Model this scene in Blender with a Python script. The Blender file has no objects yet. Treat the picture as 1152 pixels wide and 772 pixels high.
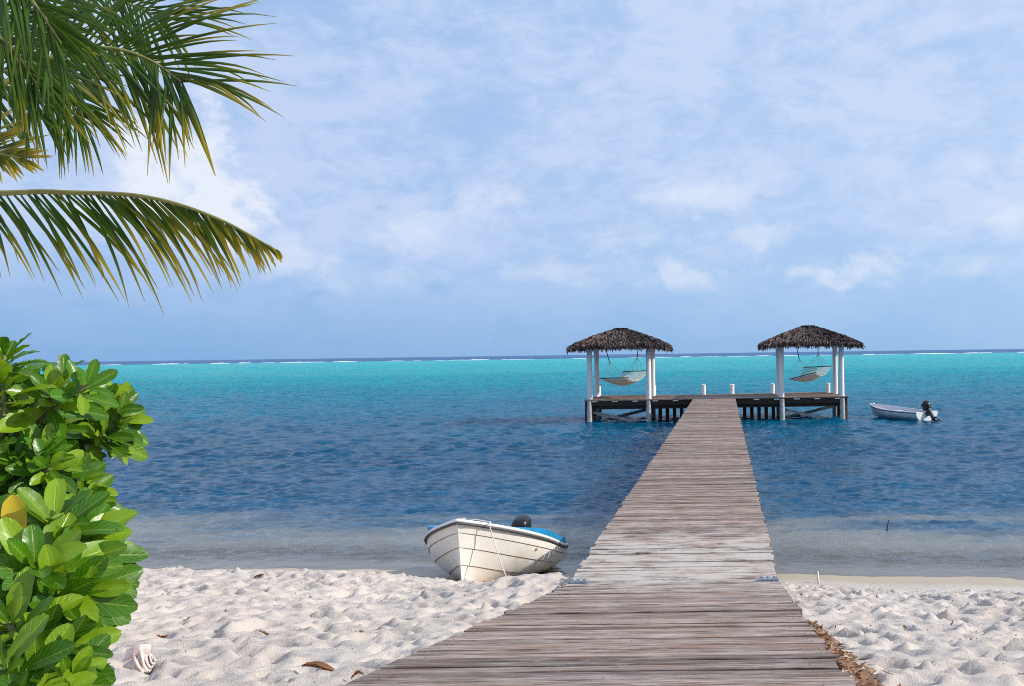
import bpy, bmesh, math, random
import numpy as np
from mathutils import Vector, Matrix, Euler

C = bpy.context
scene = C.scene
R = math.radians
random.seed(11)
RNG = np.random.default_rng(7)

# ------------------------------------------------------------------ camera
F, PX, PY, CAMZ, ROLL = 1180.0, 815.0, 397.0, 3.26, 0.793     # photo pixels (1152 wide)
cam_d = bpy.data.cameras.new("camera")
cam = bpy.data.objects.new("camera", cam_d)
C.collection.objects.link(cam)
cam_d.sensor_fit = 'HORIZONTAL'
cam_d.sensor_width = 36.0
cam_d.lens = F / 1152.0 * 36.0
cam_d.shift_x = -(PX - 576.0) / 1152.0
cam_d.shift_y = (PY - 386.0) / 1152.0
cam_d.clip_start = 0.05
cam_d.clip_end = 60000
cam.matrix_world = Matrix.Translation((0, 0, CAMZ)) @ Matrix.Rotation(R(90), 4, 'X') @ Matrix.Rotation(R(-ROLL), 4, 'Z')
scene.camera = cam

# ------------------------------------------------------------------ light
SUN_EL, SUN_AZ = R(31), R(93)              # azimuth measured from +Y (out to sea) towards +X (right)
sun_dir = Vector((math.sin(SUN_AZ) * math.cos(SUN_EL), math.cos(SUN_AZ) * math.cos(SUN_EL), math.sin(SUN_EL)))
sun_l = bpy.data.lights.new("sun", 'SUN')
sun_l.energy = 4.6
sun_l.angle = R(0.5)
sun_l.color = (1.0, 0.945, 0.86)
sun_o = bpy.data.objects.new("sun", sun_l)
C.collection.objects.link(sun_o)
sun_o.rotation_euler = (-sun_dir).to_track_quat('-Z', 'Y').to_euler()

scene.view_settings.view_transform = 'Standard'
scene.view_settings.look = 'None'
scene.view_settings.gamma = 1.0
scene.view_settings.exposure = 0.0
scene.view_settings.use_curve_mapping = False
scene.cycles.max_bounces = 8
scene.cycles.transparent_max_bounces = 16
scene.cycles.caustics_reflective = False
scene.cycles.caustics_refractive = False
scene.cycles.use_denoising = False
scene.cycles.filter_width = 1.0

SKY_STRENGTH = 0.10


class NT:
    """small helper for wiring node trees"""
    def __init__(self, tree):
        self.t = tree
        self.t.nodes.clear()

    def n(self, typ, **kw):
        nd = self.t.nodes.new(typ)
        for k, v in kw.items():
            setattr(nd, k, v)
        return nd

    def link(self, a, b):
        self.t.links.new(a, b)

    def put(self, sock, v):
        if v is None:
            return
        if isinstance(v, bpy.types.NodeSocket):
            self.t.links.new(v, sock)
        else:
            if sock.type == 'RGBA' and hasattr(v, '__len__') and len(v) == 3:
                v = (*v, 1.0)
            sock.default_value = v

    def m(self, op, a, b=None, c=None, clamp=False):
        nd = self.n('ShaderNodeMath', operation=op, use_clamp=clamp)
        self.put(nd.inputs[0], a)
        self.put(nd.inputs[1], b)
        self.put(nd.inputs[2], c)
        return nd.outputs[0]

    def mix(self, f, a, b, blend='MIX'):
        nd = self.n('ShaderNodeMix', data_type='RGBA', blend_type=blend)
        self.put(nd.inputs[0], f)
        self.put(nd.inputs[6], a)
        self.put(nd.inputs[7], b)
        return nd.outputs[2]

    def ramp(self, f, stops, interp='LINEAR'):
        nd = self.n('ShaderNodeValToRGB')
        cr = nd.color_ramp
        cr.interpolation = interp
        while len(cr.elements) > 1:
            cr.elements.remove(cr.elements[-1])
        for i, (p, col) in enumerate(stops):
            e = cr.elements[0] if i == 0 else cr.elements.new(p)
            e.position = p
            if not hasattr(col, '__len__'):
                col = (col, col, col)
            e.color = (*col, 1.0) if len(col) == 3 else col
        self.put(nd.inputs[0], f)
        return nd.outputs[0]

    def noise(self, vec, scale=1.0, detail=4.0, rough=0.5, dist=0.0, dim='3D'):
        nd = self.n('ShaderNodeTexNoise', noise_dimensions=dim)
        self.put(nd.inputs['Vector'], vec)
        nd.inputs['Scale'].default_value = scale
        nd.inputs['Detail'].default_value = detail
        nd.inputs['Roughness'].default_value = rough
        nd.inputs['Distortion'].default_value = dist
        return nd.outputs['Fac']

    def smooth(self, v, lo, hi, a=0.0, b=1.0):
        nd = self.n('ShaderNodeMapRange', interpolation_type='SMOOTHSTEP')
        self.put(nd.inputs[0], v)
        nd.inputs[1].default_value = lo
        nd.inputs[2].default_value = hi
        nd.inputs[3].default_value = a
        nd.inputs[4].default_value = b
        return nd.outputs[0]

    def scalevec(self, vec, s, loc=(0, 0, 0), rot=(0, 0, 0)):
        nd = self.n('ShaderNodeMapping')
        self.put(nd.inputs[0], vec)
        nd.inputs['Location'].default_value = loc
        nd.inputs['Rotation'].default_value = rot
        nd.inputs['Scale'].default_value = s
        return nd.outputs[0]

    def comb(self, x, y, z):
        nd = self.n('ShaderNodeCombineXYZ')
        self.put(nd.inputs[0], x)
        self.put(nd.inputs[1], y)
        self.put(nd.inputs[2], z)
        return nd.outputs[0]

    def sep(self, v):
        nd = self.n('ShaderNodeSeparateXYZ')
        self.put(nd.inputs[0], v)
        return nd.outputs

    def bump(self, h, strength=0.5, dist=0.01, normal=None):
        nd = self.n('ShaderNodeBump')
        self.put(nd.inputs['Height'], h)
        nd.inputs['Strength'].default_value = strength
        nd.inputs['Distance'].default_value = dist
        if normal is not None:
            self.put(nd.inputs['Normal'], normal)
        return nd.outputs[0]

    def attr(self, name):
        return self.n('ShaderNodeAttribute', attribute_name=name)

    def objco(self):
        return self.n('ShaderNodeTexCoord').outputs['Object']

    def pos(self):
        return self.n('ShaderNodeNewGeometry').outputs['Position']


# ------------------------------------------------------------------ sky with thin layered cloud
world = bpy.data.worlds.new("World")
scene.world = world
world.use_nodes = True
w = NT(world.node_tree)
out = w.n('ShaderNodeOutputWorld')
bg = w.n('ShaderNodeBackground')
bg.inputs[1].default_value = SKY_STRENGTH
w.link(bg.outputs[0], out.inputs[0])
sky = w.n('ShaderNodeTexSky', sky_type='NISHITA')
sky.sun_disc = False
sky.sun_elevation = SUN_EL
sky.sun_rotation = SUN_AZ
sky.altitude = 0
sky.air_density = 1.0
sky.dust_density = 0.6
sky.ozone_density = 2.2
gen = w.n('ShaderNodeTexCoord').outputs['Generated']
gx, gy, gz = w.sep(gen)
az = w.m('ARCTAN2', gx, gy)               # radians, + to the right
el = w.m('ARCSINE', gz)
AE = w.comb(az, w.m('MULTIPLY', el, 1.5), 0.0)
AE2 = w.comb(az, w.m('MULTIPLY', el, 1.9), 3.0)
# high veil, mottled and broken
n1 = w.noise(AE, 2.6, 6, 0.55, 0.8)
n2 = w.noise(w.scalevec(AE2, (1, 1, 1), (3.1, 0.7, 0), (0, 0, R(-10))), 8.0, 8, 0.62, 0.7)
n3 = w.noise(AE2, 30.0, 6, 0.65, 0.5)
veil = w.m('ADD', w.m('MULTIPLY', n1, 0.50), w.m('ADD', w.m('MULTIPLY', n2, 0.55), w.m('MULTIPLY', n3, 0.32)))
veil = w.smooth(veil, 0.54, 0.80)
veil_el = w.smooth(el, 0.0, 0.13, 0.16, 1.0)
veil = w.m('MULTIPLY', veil, veil_el)
veil = w.m('ADD', w.m('MULTIPLY', veil, 0.58), w.m('MULTIPLY', veil_el, 0.50), clamp=True)


def puff(caz, cel, raz, rel, lo=0.25, hi=0.75, seed=0.0, sc=16.0):
    """a soft heap cloud centred on one bearing and height of the sky"""
    dx = w.m('DIVIDE', w.m('SUBTRACT', az, caz), raz)
    dy = w.m('DIVIDE', w.m('SUBTRACT', el, cel), rel)
    d = w.m('SQRT', w.m('ADD', w.m('MULTIPLY', dx, dx), w.m('MULTIPLY', dy, dy)))
    nn = w.noise(w.comb(az, w.m('MULTIPLY', el, 1.3), seed), sc, 8, 0.60, 0.3)
    v = w.m('ADD', w.m('SUBTRACT', 1.0, d), w.m('MULTIPLY', w.m('SUBTRACT', nn, 0.5), 2.9))
    return w.smooth(v, lo, hi)


def bear(px, py):
    a = R(ROLL)
    u, v = px - PX, py - PY
    return math.atan((u * math.cos(a) - v * math.sin(a)) / F), math.atan(-(v * math.cos(a) + u * math.sin(a)) / F)


heaps = None
for (px, py, rx, ry, k, sd, sc) in [
        (185, 225, 115, 90, 1.25, 1.3, 13), (245, 250, 70, 60, 1.2, 3.3, 18), (330, 305, 80, 35, .6, 2.7, 24), (560, 235, 60, 42, .6, 4.4, 24),
        (470, 265, 65, 36, .5, 5.2, 26), (810, 225, 105, 38, .65, 6.1, 22), (770, 310, 90, 32, .6, 7.7, 26), (700, 270, 90, 30, .45, 3.9, 26),
        (960, 305, 105, 34, .75, 8.3, 26), (1140, 250, 80, 36, .7, 9.9, 22), (1130, 195, 75, 28, .5, 10.4, 24),
        (640, 305, 85, 26, .4, 11.9, 28), (1090, 305, 65, 24, .45, 12.2, 28), (850, 265, 75, 24, .5, 13.6, 26), (430, 320, 90, 22, .35, 14.6, 28)]:
    a0, e0 = bear(px, py)
    p = w.m('MULTIPLY', puff(a0, e0, rx / F, ry / F, 0.20, 0.75 if k > 1.1 else 1.15, sd, sc), k)
    p = w.m('MULTIPLY', p, 0.85)
    heaps = p if heaps is None else w.m('MAXIMUM', heaps, p)
lum = w.noise(AE, 6.0, 4, 0.5, 0.3)
right_warm = w.smooth(az, -0.7, 0.5)
veil_col = w.mix(right_warm, (5.3, 6.55, 9.2), (6.0, 7.2, 9.6))
blue = w.mix(0.84, sky.outputs[0], w.mix(right_warm, (1.5, 4.0, 8.0), (3.1, 5.7, 9.3)))
c1 = w.mix(veil, blue, veil_col)
c1 = w.mix(heaps, c1, (8.0, 8.6, 9.8))
w.link(c1, bg.inputs[0])


# ------------------------------------------------------------------ general helpers
def P(px, py, Z):
    """world point seen at a photo pixel, Z metres out"""
    a = R(ROLL)
    u, v = px - PX, py - PY
    return Vector(((u * math.cos(a) - v * math.sin(a)) * Z / F, Z, CAMZ - (v * math.cos(a) + u * math.sin(a)) * Z / F))


def link(o, parent=None):
    C.collection.objects.link(o)
    if parent is not None:
        o.parent = parent
    return o


def tag(o, label=None, cat=None, group=None, kind=None):
    if label:
        o['label'] = label
    if cat:
        o['category'] = cat
    if group:
        o['group'] = group
    if kind:
        o['kind'] = kind
    return o


def empty(name, loc=(0, 0, 0), rot=(0, 0, 0)):
    o = bpy.data.objects.new(name, None)
    o.empty_display_size = 0.2
    o.location = loc
    o.rotation_euler = rot
    return link(o)


class MB:
    """collects verts and faces, then links them as ONE mesh object"""
    def __init__(self):
        self.v, self.f, self.mi, self.at = [], [], [], []
        self.a = 0.0

    def add(self, verts, faces, mi=0, a=None):
        b = len(self.v)
        self.v.extend([tuple(x) for x in verts])
        av = self.a if a is None else a
        if hasattr(av, '__len__'):
            self.at.extend(av)
        else:
            self.at.extend([av] * len(verts))
        for f in faces:
            self.f.append([b + i for i in f])
            self.mi.append(mi)

    def box(self, x0, x1, y0, y1, z0, z1, mi=0, M=None, bev=0.0):
        bm = bmesh.new()
        bmesh.ops.create_cube(bm, size=1.0)
        for v in bm.verts:
            v.co = Vector(((x0 + x1) / 2 + v.co.x * (x1 - x0), (y0 + y1) / 2 + v.co.y * (y1 - y0), (z0 + z1) / 2 + v.co.z * (z1 - z0)))
        if bev > 0:
            bmesh.ops.bevel(bm, geom=list(bm.edges), offset=bev, segments=2, affect='EDGES', profile=0.6)
        self.bm(bm, mi, M)

    def bm(self, bm, mi=0, M=None):
        bm.verts.index_update()
        vs = [(M @ v.co) if M is not None else v.co.copy() for v in bm.verts]
        self.add(vs, [[v.index for v in f.verts] for f in bm.faces], mi)
        bm.free()

    def tube(self, pts, r, seg=8, mi=0, cap=True):
        pts = [Vector(p) for p in pts]
        n = len(pts)
        rs = r if hasattr(r, '__len__') else [r] * n
        rings = []
        ref = None
        for i in range(n):
            t = (pts[min(i + 1, n - 1)] - pts[max(i - 1, 0)]).normalized()
            if ref is None:
                ref = Vector((0, 0, 1)) if abs(t.z) < 0.9 else Vector((1, 0, 0))
            s = t.cross(ref).normalized()
            u = s.cross(t).normalized()
            ref = u
            rings.append([pts[i] + (s * math.cos(2 * math.pi * k / seg) + u * math.sin(2 * math.pi * k / seg)) * rs[i] for k in range(seg)])
        vs = [p for rg in rings for p in rg]
        fs = []
        for i in range(n - 1):
            for k in range(seg):
                fs.append((i * seg + k, i * seg + (k + 1) % seg, (i + 1) * seg + (k + 1) % seg, (i + 1) * seg + k))
        if cap:
            fs.append(tuple(range(seg))[::-1])
            fs.append(tuple((n - 1) * seg + k for k in range(seg)))
        self.add(vs, fs, mi)

    def blob(self, M, seg=16, rings=10, sq=1.0, mi=0):
        """super-ellipsoid transformed by M"""
        def p(c, e):
            return math.copysign(abs(c) ** e, c)
        vs, fs = [], []
        for i in range(rings + 1):
            th = -math.pi / 2 + math.pi * i / rings
            for k in range(seg):
                ph = 2 * math.pi * k / seg
                vs.append(M @ Vector((p(math.cos(th), sq) * p(math.cos(ph), sq), p(math.cos(th), sq) * p(math.sin(ph), sq), p(math.sin(th), sq))))
        for i in range(rings):
            for k in range(seg):
                fs.append((i * seg + k, i * seg + (k + 1) % seg, (i + 1) * seg + (k + 1) % seg, (i + 1) * seg + k))
        self.add(vs, fs, mi)

    def build(self, name, mats, parent=None, smooth=False, attr=None, sharp=None):
        me = bpy.data.meshes.new(name)
        me.from_pydata(self.v, [], self.f)
        if not isinstance(mats, (list, tuple)):
            mats = [mats]
        for m in mats:
            me.materials.append(m)
        if len(mats) > 1:
            me.polygons.foreach_set('material_index', self.mi)
        if attr:
            at = me.attributes.new(attr, 'FLOAT', 'POINT')
            at.data.foreach_set('value', np.array(self.at, dtype=np.float32))
        if smooth:
            me.polygons.foreach_set('use_smooth', [True] * len(me.polygons))
            if sharp:
                me.set_sharp_from_angle(angle=R(sharp))
        me.update()
        return link(bpy.data.objects.new(name, me), parent)


def grid_object(name, X, Y, Z, mat, attrs=None, smooth=True, keep=None):
    """X, Y, Z are (rows, cols) arrays"""
    nr, nc = X.shape
    me = bpy.data.meshes.new(name)
    co = np.stack([X, Y, Z], -1).reshape(-1, 3).astype(np.float32)
    idx = np.arange(nr * nc).reshape(nr, nc)
    q = np.stack([idx[:-1, :-1], idx[:-1, 1:], idx[1:, 1:], idx[1:, :-1]], -1).reshape(-1, 4)
    if keep is not None:
        q = q[keep.reshape(-1)]
    me.vertices.add(len(co))
    me.vertices.foreach_set('co', co.reshape(-1))
    me.loops.add(q.size)
    me.loops.foreach_set('vertex_index', q.reshape(-1).astype(np.int32))
    me.polygons.add(len(q))
    me.polygons.foreach_set('loop_start', (np.arange(len(q)) * 4).astype(np.int32))
    me.update(calc_edges=True)
    if smooth:
        me.polygons.foreach_set('use_smooth', np.ones(len(q), dtype=bool))
    for k, v in (attrs or {}).items():
        a = me.attributes.new(k, 'FLOAT', 'POINT')
        a.data.foreach_set('value', v.reshape(-1).astype(np.float32))
    me.materials.append(mat)
    me.update()
    return link(bpy.data.objects.new(name, me))


def vnoise(x, y, seed=0):
    """smooth value noise on arrays, about -1..1"""
    xi, yi = np.floor(x).astype(np.int64), np.floor(y).astype(np.int64)
    xf, yf = x - xi, y - yi
    xf = xf * xf * xf * (xf * (xf * 6 - 15) + 10)
    yf = yf * yf * yf * (yf * (yf * 6 - 15) + 10)

    def h(a, b):
        n = (a * 374761393 + b * 668265263 + seed * 144269504) & 0x7fffffff
        n = ((n ^ (n >> 13)) * 1274126177) & 0x7fffffff
        n = n ^ (n >> 16)
        return (n & 0xffff) / 32767.5 - 1.0
    return (h(xi, yi) * (1 - xf) + h(xi + 1, yi) * xf) * (1 - yf) + (h(xi, yi + 1) * (1 - xf) + h(xi + 1, yi + 1) * xf) * yf


# ------------------------------------------------------------------ materials
def mat(name):
    m = bpy.data.materials.new(name)
    m.use_nodes = True
    t = NT(m.node_tree)
    o = t.n('ShaderNodeOutputMaterial')
    b = t.n('ShaderNodeBsdfPrincipled')
    t.link(b.outputs[0], o.inputs[0])
    return m, t, b, o


def simple(name, col, rough=0.5, var=0.15, scale=8.0, bump=0.0, spec=0.5, dirt=None, metal=0.0, stretch=(1, 1, 1)):
    m, t, b, o = mat(name)
    co = t.scalevec(t.objco(), stretch)
    n = t.noise(co, scale, 6, 0.6)
    c = t.mix(t.smooth(n, 0.3, 0.7), [x * (1 - var) for x in col], [min(1, x * (1 + var)) for x in col])
    if dirt:
        n2 = t.noise(co, scale * 0.45, 7, 0.7, 0.4)
        c = t.mix(t.smooth(n2, 0.52, 0.78, 0, dirt[1]), c, dirt[0])
    t.put(b.inputs['Base Color'], c)
    t.put(b.inputs['Roughness'], t.smooth(n, 0.2, 0.8, max(0, rough - .08), min(1, rough + .1)))
    b.inputs['Specular IOR Level'].default_value = spec
    b.inputs['Metallic'].default_value = metal
    if bump:
        t.put(b.inputs['Normal'], t.bump(t.noise(co, scale * 4, 6, 0.6), bump, 0.01))
    return m


# weathered boards: per-board tone in attribute "tone", grain along X
def wood_mat(name, light, dark, brown, graindir='X', dust=0.0):
    m, t, b, o = mat(name)
    pos = t.pos()
    tone = t.attr('tone').outputs['Fac']
    s1 = (2.4, 26, 26) if graindir == 'X' else (26, 1.1, 26)
    off = t.comb(t.m('MULTIPLY', tone, 37.0), t.m('MULTIPLY', tone, 11.0), 0.0)
    vadd = t.n('ShaderNodeVectorMath', operation='ADD')
    t.put(vadd.inputs[0], pos)
    t.put(vadd.inputs[1], off)
    p2 = vadd.outputs[0]
    g1 = t.noise(t.scalevec(p2, s1), 1.6, 8, 0.65, 0.35)
    s2 = (1.6, 6, 6) if graindir == 'X' else (5, 0.7, 5)
    g2 = t.noise(t.scalevec(p2, s2), 1.3, 6, 0.6, 0.3)
    s3 = (3.0, 130, 130) if graindir == 'X' else (130, 3, 130)
    g3 = t.noise(t.scalevec(p2, s3), 1.0, 4, 0.7, 0.2)
    c = t.mix(t.smooth(g1, 0.33, 0.68), dark, light)
    c = t.mix(t.smooth(g2, 0.45, 0.72, 0, 0.75), c, brown)
    tn = t.m('MULTIPLY_ADD', t.m('FRACT', t.m('MULTIPLY', tone, 7.31)), 0.85, 0.57)
    c = t.mix(1.0, c, t.comb(tn, tn, tn), 'MULTIPLY')
    crack = t.smooth(g3, 0.60, 0.72, 0, 0.75)
    c = t.mix(crack, c, (0.022, 0.018, 0.017))
    if dust:
        px_, py_, pz_ = t.sep(pos)
        d = t.noise(t.scalevec(pos, (1.2, 2.2, 1)), 2.2, 8, 0.72, 0.3)
        near = t.m('SUBTRACT', 1.0, t.smooth(t.m('ABSOLUTE', t.m('SUBTRACT', py_, 11.0)), 0.6, 3.2))
        far = t.m('SUBTRACT', 1.0, t.smooth(py_, 8.0, 22.0))
        lo = t.m('MULTIPLY', near, 0.75)
        msk = t.m('MULTIPLY', t.smooth(t.m('ADD', d, t.m('ADD', t.m('MULTIPLY', near, 0.13), t.m('MULTIPLY', g3, 0.15))), 0.56, 0.78), t.m('ADD', t.m('MULTIPLY', far, 0.45), t.m('MULTIPLY', near, 0.5), clamp=True))
        c = t.mix(msk, c, (0.56, 0.49, 0.42))
    t.put(b.inputs['Base Color'], c)
    t.put(b.inputs['Roughness'], t.smooth(g2, 0.2, 0.8, 0.62, 0.9))
    b.inputs['Specular IOR Level'].default_value = 0.35
    h = t.m('SUBTRACT', t.m('ADD', g1, t.m('MULTIPLY', g3, 0.5)), t.m('MULTIPLY', crack, 0.8))
    t.put(b.inputs['Normal'], t.bump(h, 0.55, 0.006))
    return m


M_deck = wood_mat('weathered_boards', (0.43, 0.33, 0.275), (0.105, 0.070, 0.053), (0.19, 0.095, 0.050), 'X', dust=1.0)
M_nail = simple('rusty_nail', (.06, .04, .03), .6, .2, 20)
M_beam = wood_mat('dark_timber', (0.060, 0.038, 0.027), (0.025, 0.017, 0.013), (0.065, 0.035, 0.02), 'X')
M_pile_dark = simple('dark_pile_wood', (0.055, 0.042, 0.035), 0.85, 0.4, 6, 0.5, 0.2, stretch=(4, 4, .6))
M_pile_grey = simple('grey_pile_sleeve', (0.42, 0.42, 0.40), 0.7, 0.25, 7, 0.3, 0.3, dirt=((0.12, 0.12, 0.09), 0.8))
M_brace = simple('pale_brace_wood', (0.30, 0.30, 0.28), 0.8, 0.3, 8, 0.3, 0.2)
M_white_post = simple('white_painted_wood', (0.80, 0.79, 0.77), 0.5, 0.05, 5, 0.1, 0.4, dirt=((0.55, 0.52, 0.46), 0.5), stretch=(3, 3, .5))
M_steel = simple('galvanised_steel', (0.35, 0.38, 0.42), 0.45, 0.25, 30, 0.2, 0.5, metal=0.8)
M_rope = simple('white_rope', (0.72, 0.69, 0.62), 0.85, 0.12, 40, 0.3, 0.2)
M_dark_rope = simple('dark_rope', (0.05, 0.045, 0.04), 0.85, 0.2, 40, 0.3, 0.2)
M_hull_cream = simple('cream_hull_paint', (0.80, 0.745, 0.66), 0.34, 0.05, 3, 0.0, 0.5, dirt=((0.50, 0.42, 0.31), 0.5))
M_hull_seam = simple('hull_seam', (0.38, 0.29, 0.20), 0.7, 0.3, 20)
M_hull_grey = simple('grey_white_hull_paint', (0.70, 0.72, 0.74), 0.34, 0.06, 3, 0.0, 0.5, dirt=((0.40, 0.42, 0.42), 0.4))
M_blue = simple('bright_blue_paint', (0.010, 0.20, 0.40), 0.4, 0.12, 8, 0.05, 0.5)
M_rim_white = simple('white_rim_paint', (0.80, 0.79, 0.76), 0.35, 0.06, 10, 0.0, 0.5)
M_rubber = simple('dark_rubber', (0.06, 0.055, 0.06), 0.6, 0.2, 20)
M_motor = simple('black_motor_casing', (0.012, 0.012, 0.014), 0.28, 0.2, 10, 0.0, 0.5)
M_motor_grey = simple('dark_motor_leg', (0.03, 0.03, 0.034), 0.4, 0.2, 10, 0.0, 0.5)
M_interior = simple('pale_lilac_interior', (0.56, 0.56, 0.62), 0.55, 0.1, 6, 0.0, 0.4, dirt=((0.36, 0.33, 0.32), 0.5))
M_seat = simple('weathered_seat_wood', (0.42, 0.30, 0.20), 0.7, 0.3, 8, 0.2, 0.3, stretch=(1, 6, 1))
M_net = simple('cream_cotton_net', (0.76, 0.69, 0.58), 0.9, 0.12, 30, 0.0, 0.2)
M_spreader = simple('dark_spreader_wood', (0.10, 0.065, 0.04), 0.6, 0.2, 10)
M_shell = None


# thatch
def thatch_mat():
    m, t, b, o = mat('dry_palm_thatch')
    a = t.attr('tone').outputs['Fac']
    n = t.noise(t.pos(), 6.0, 5, 0.6)
    c = t.ramp(t.m('ADD', t.m('MULTIPLY', a, 0.8), t.m('MULTIPLY', n, 0.25)),
               [(0.0, (0.022, 0.014, 0.012)), (0.35, (0.066, 0.045, 0.038)), (0.65, (0.125, 0.088, 0.075)), (0.88, (0.19, 0.14, 0.12)), (1.0, (0.45, 0.39, 0.37))])
    t.put(b.inputs['Base Color'], c)
    b.inputs['Roughness'].default_value = 0.75
    b.inputs['Specular IOR Level'].default_value = 0.3
    return m


M_thatch = thatch_mat()


def sand_mat():
    m, t, b, o = mat('coral_sand')
    pos = t.pos()
    n1 = t.noise(pos, 0.9, 6, 0.6, 0.3)
    n2 = t.noise(pos, 14.0, 6, 0.7)
    n3 = t.noise(pos, 120.0, 3, 0.7)
    n4 = t.noise(pos, 330.0, 2, 0.6)
    c = t.mix(t.smooth(n1, 0.3, 0.7), (0.56, 0.48, 0.415), (0.63, 0.555, 0.49))
    c = t.mix(t.smooth(n2, 0.40, 0.75, 0, 0.35), c, (0.50, 0.43, 0.375))
    c = t.mix(t.smooth(n3, 0.58, 0.72, 0, 0.6), c, (0.40, 0.34, 0.30))
    c = t.mix(t.smooth(n4, 0.62, 0.75, 0, 0.5), c, (0.26, 0.20, 0.17))
    wet = t.attr('wet').outputs['Fac']
    wn = t.m('ADD', wet, t.m('MULTIPLY', t.m('SUBTRACT', n1, 0.5), 0.35))
    wf = t.smooth(wn, 0.25, 0.75)
    c = t.mix(wf, c, (0.47, 0.385, 0.275))
    under = t.smooth(wet, 1.0, 2.2)
    c = t.mix(under, c, (0.54, 0.485, 0.40))
    t.put(b.inputs['Base Color'], c)
    t.put(b.inputs['Roughness'], t.m('SUBTRACT', 0.93, t.m('MULTIPLY', wf, 0.35)))
    b.inputs['Specular IOR Level'].default_value = 0.25
    dry = t.m('SUBTRACT', 1.0, t.m('MULTIPLY', wf, 0.85))
    h = t.m('MULTIPLY', t.m('ADD', t.m('MULTIPLY', n2, 1.0), t.m('ADD', t.m('MULTIPLY', n3, 0.35), t.m('MULTIPLY', n4, 0.15))), dry)
    t.put(b.inputs['Normal'], t.bump(h, 0.9, 0.018))
    return m


M_sand = sand_mat()


def water_mat():
    m, t, b, o = mat('lagoon_water')
    pos = t.pos()
    x, y, z = t.sep(pos)
    ly = t.m('LOGARITHM', t.m('MAXIMUM', y, 1.0), 10.0)
    wob = t.noise(t.scalevec(pos, (0.010, 0.030, 0)), 1.0, 5, 0.6, 0.4)
    wob2 = t.noise(t.scalevec(pos, (0.05, 0.16, 0)), 1.0, 5, 0.6, 0.4)
    l2 = t.m('ADD', ly, t.m('ADD', t.m('MULTIPLY', t.m('SUBTRACT', wob, 0.5), 0.30), t.m('MULTIPLY', t.m('SUBTRACT', wob2, 0.5), 0.34)))
    # position 0..1 over log10(distance) 1.1 .. 3.2
    fac = t.m('DIVIDE', t.m('SUBTRACT', l2, 1.1), 2.1)

    def L(d):
        return (math.log10(d) - 1.1) / 2.1
    c = t.ramp(fac, [(L(15), (0.05, 0.12, 0.19)), (L(24), (0.008, 0.070, 0.140)), (L(29), (0.003, 0.060, 0.125)), (L(36), (0.001, 0.058, 0.122)), (L(55), (0.001, 0.092, 0.170)),
                     (L(80), (0.001, 0.15, 0.235)), (L(140), (0.001, 0.24, 0.30)), (L(260), (0.001, 0.34, 0.365)), (L(800), (0.001, 0.40, 0.42))])
    mott = t.noise(t.scalevec(pos, (0.5, 1.5, 0), (0, 0, 0)), 1.0, 9, 0.72, 0.3)  # light and dark of gusty ripples, painted into the water colour
    c = t.mix(1.0, c, t.ramp(mott, [(0.3, 0.5), (0.5, 1.0), (0.7, 1.4)]), 'MULTIPLY')
    reef = t.smooth(t.m('ADD', y, t.m('MULTIPLY', t.m('SUBTRACT', wob, 0.5), 120.0)), 900, 960)
    c = t.mix(reef, c, (0.001, 0.085, 0.24))
    t.t.nodes.remove(b)
    body = t.n('ShaderNodeSubsurfaceScattering')
    body.falloff = 'BURLEY'
    t.put(body.inputs['Color'], c)
    body.inputs['Scale'].default_value = 1.0
    body.inputs['Radius'].default_value = (1.5, 2.6, 3.2)
    # small ripples, finer than the modelled waves
    r1 = t.noise(t.scalevec(pos, (1.6, 4.2, 1)), 1.6, 4, 0.6, 0.5)
    r2 = t.noise(t.scalevec(pos, (3.2, 6.5, 1)), 3.0, 3, 0.6, 0.3)
    r3 = t.noise(t.scalevec(pos, (0.22, 0.75, 1)), 1.6, 5, 0.65, 0.5)
    d = t.attr('depth').outputs['Fac']
    amp = t.smooth(d, 0.0, 0.5, 0.25, 1.0)
    h = t.m('ADD', t.m('MULTIPLY', r1, 0.012), t.m('ADD', t.m('MULTIPLY', r2, 0.004), t.m('MULTIPLY', r3, t.smooth(ly, 1.4, 2.2, 0.0, 0.12))))
    nrm = t.bump(t.m('MULTIPLY', h, amp), 1.0, 1.0)
    t.put(body.inputs['Normal'], nrm)
    # the shallow edge shows the sand
    tr = t.n('ShaderNodeBsdfTransparent')
    t.put(tr.inputs[0], t.mix(t.smooth(d, 0.0, 0.7), (0.98, 0.98, 0.97), (0.66, 0.76, 0.80)))
    patch = t.noise(t.scalevec(pos, (0.22, 0.6, 0)), 1.0, 6, 0.62, 0.5)
    op = t.smooth(d, 0.015, 0.15, 0.0, 1.0)
    sandy = t.smooth(t.m('ADD', d, t.m('MULTIPLY', t.m('SUBTRACT', patch, 0.5), 1.1)), 0.55, 0.05)
    t.put(body.inputs[0], t.mix(sandy, c, (0.215, 0.215, 0.20)))
    under = t.n('ShaderNodeMixShader')
    t.put(under.inputs[0], op)
    t.link(tr.outputs[0], under.inputs[1])
    t.link(body.outputs[0], under.inputs[2])
    gl = t.n('ShaderNodeBsdfGlossy')
    t.put(gl.inputs['Roughness'], t.smooth(ly, 1.2, 2.6, 0.05, 0.22))
    t.put(gl.inputs['Normal'], nrm)
    fr = t.n('ShaderNodeFresnel')
    fr.inputs[0].default_value = 1.333
    t.put(fr.inputs['Normal'], nrm)
    # rough water never reaches the full grazing mirror: unresolved slopes keep it low
    k = t.m('MULTIPLY', fr.outputs[0], t.smooth(ly, 1.2, 2.2, 0.74, 0.36))
    mx = t.n('ShaderNodeMixShader')
    t.put(mx.inputs[0], k)
    t.link(under.outputs[0], mx.inputs[1])
    t.link(gl.outputs[0], mx.inputs[2])
    t.link(mx.outputs[0], o.inputs[0])
    return m


M_water = water_mat()


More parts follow.
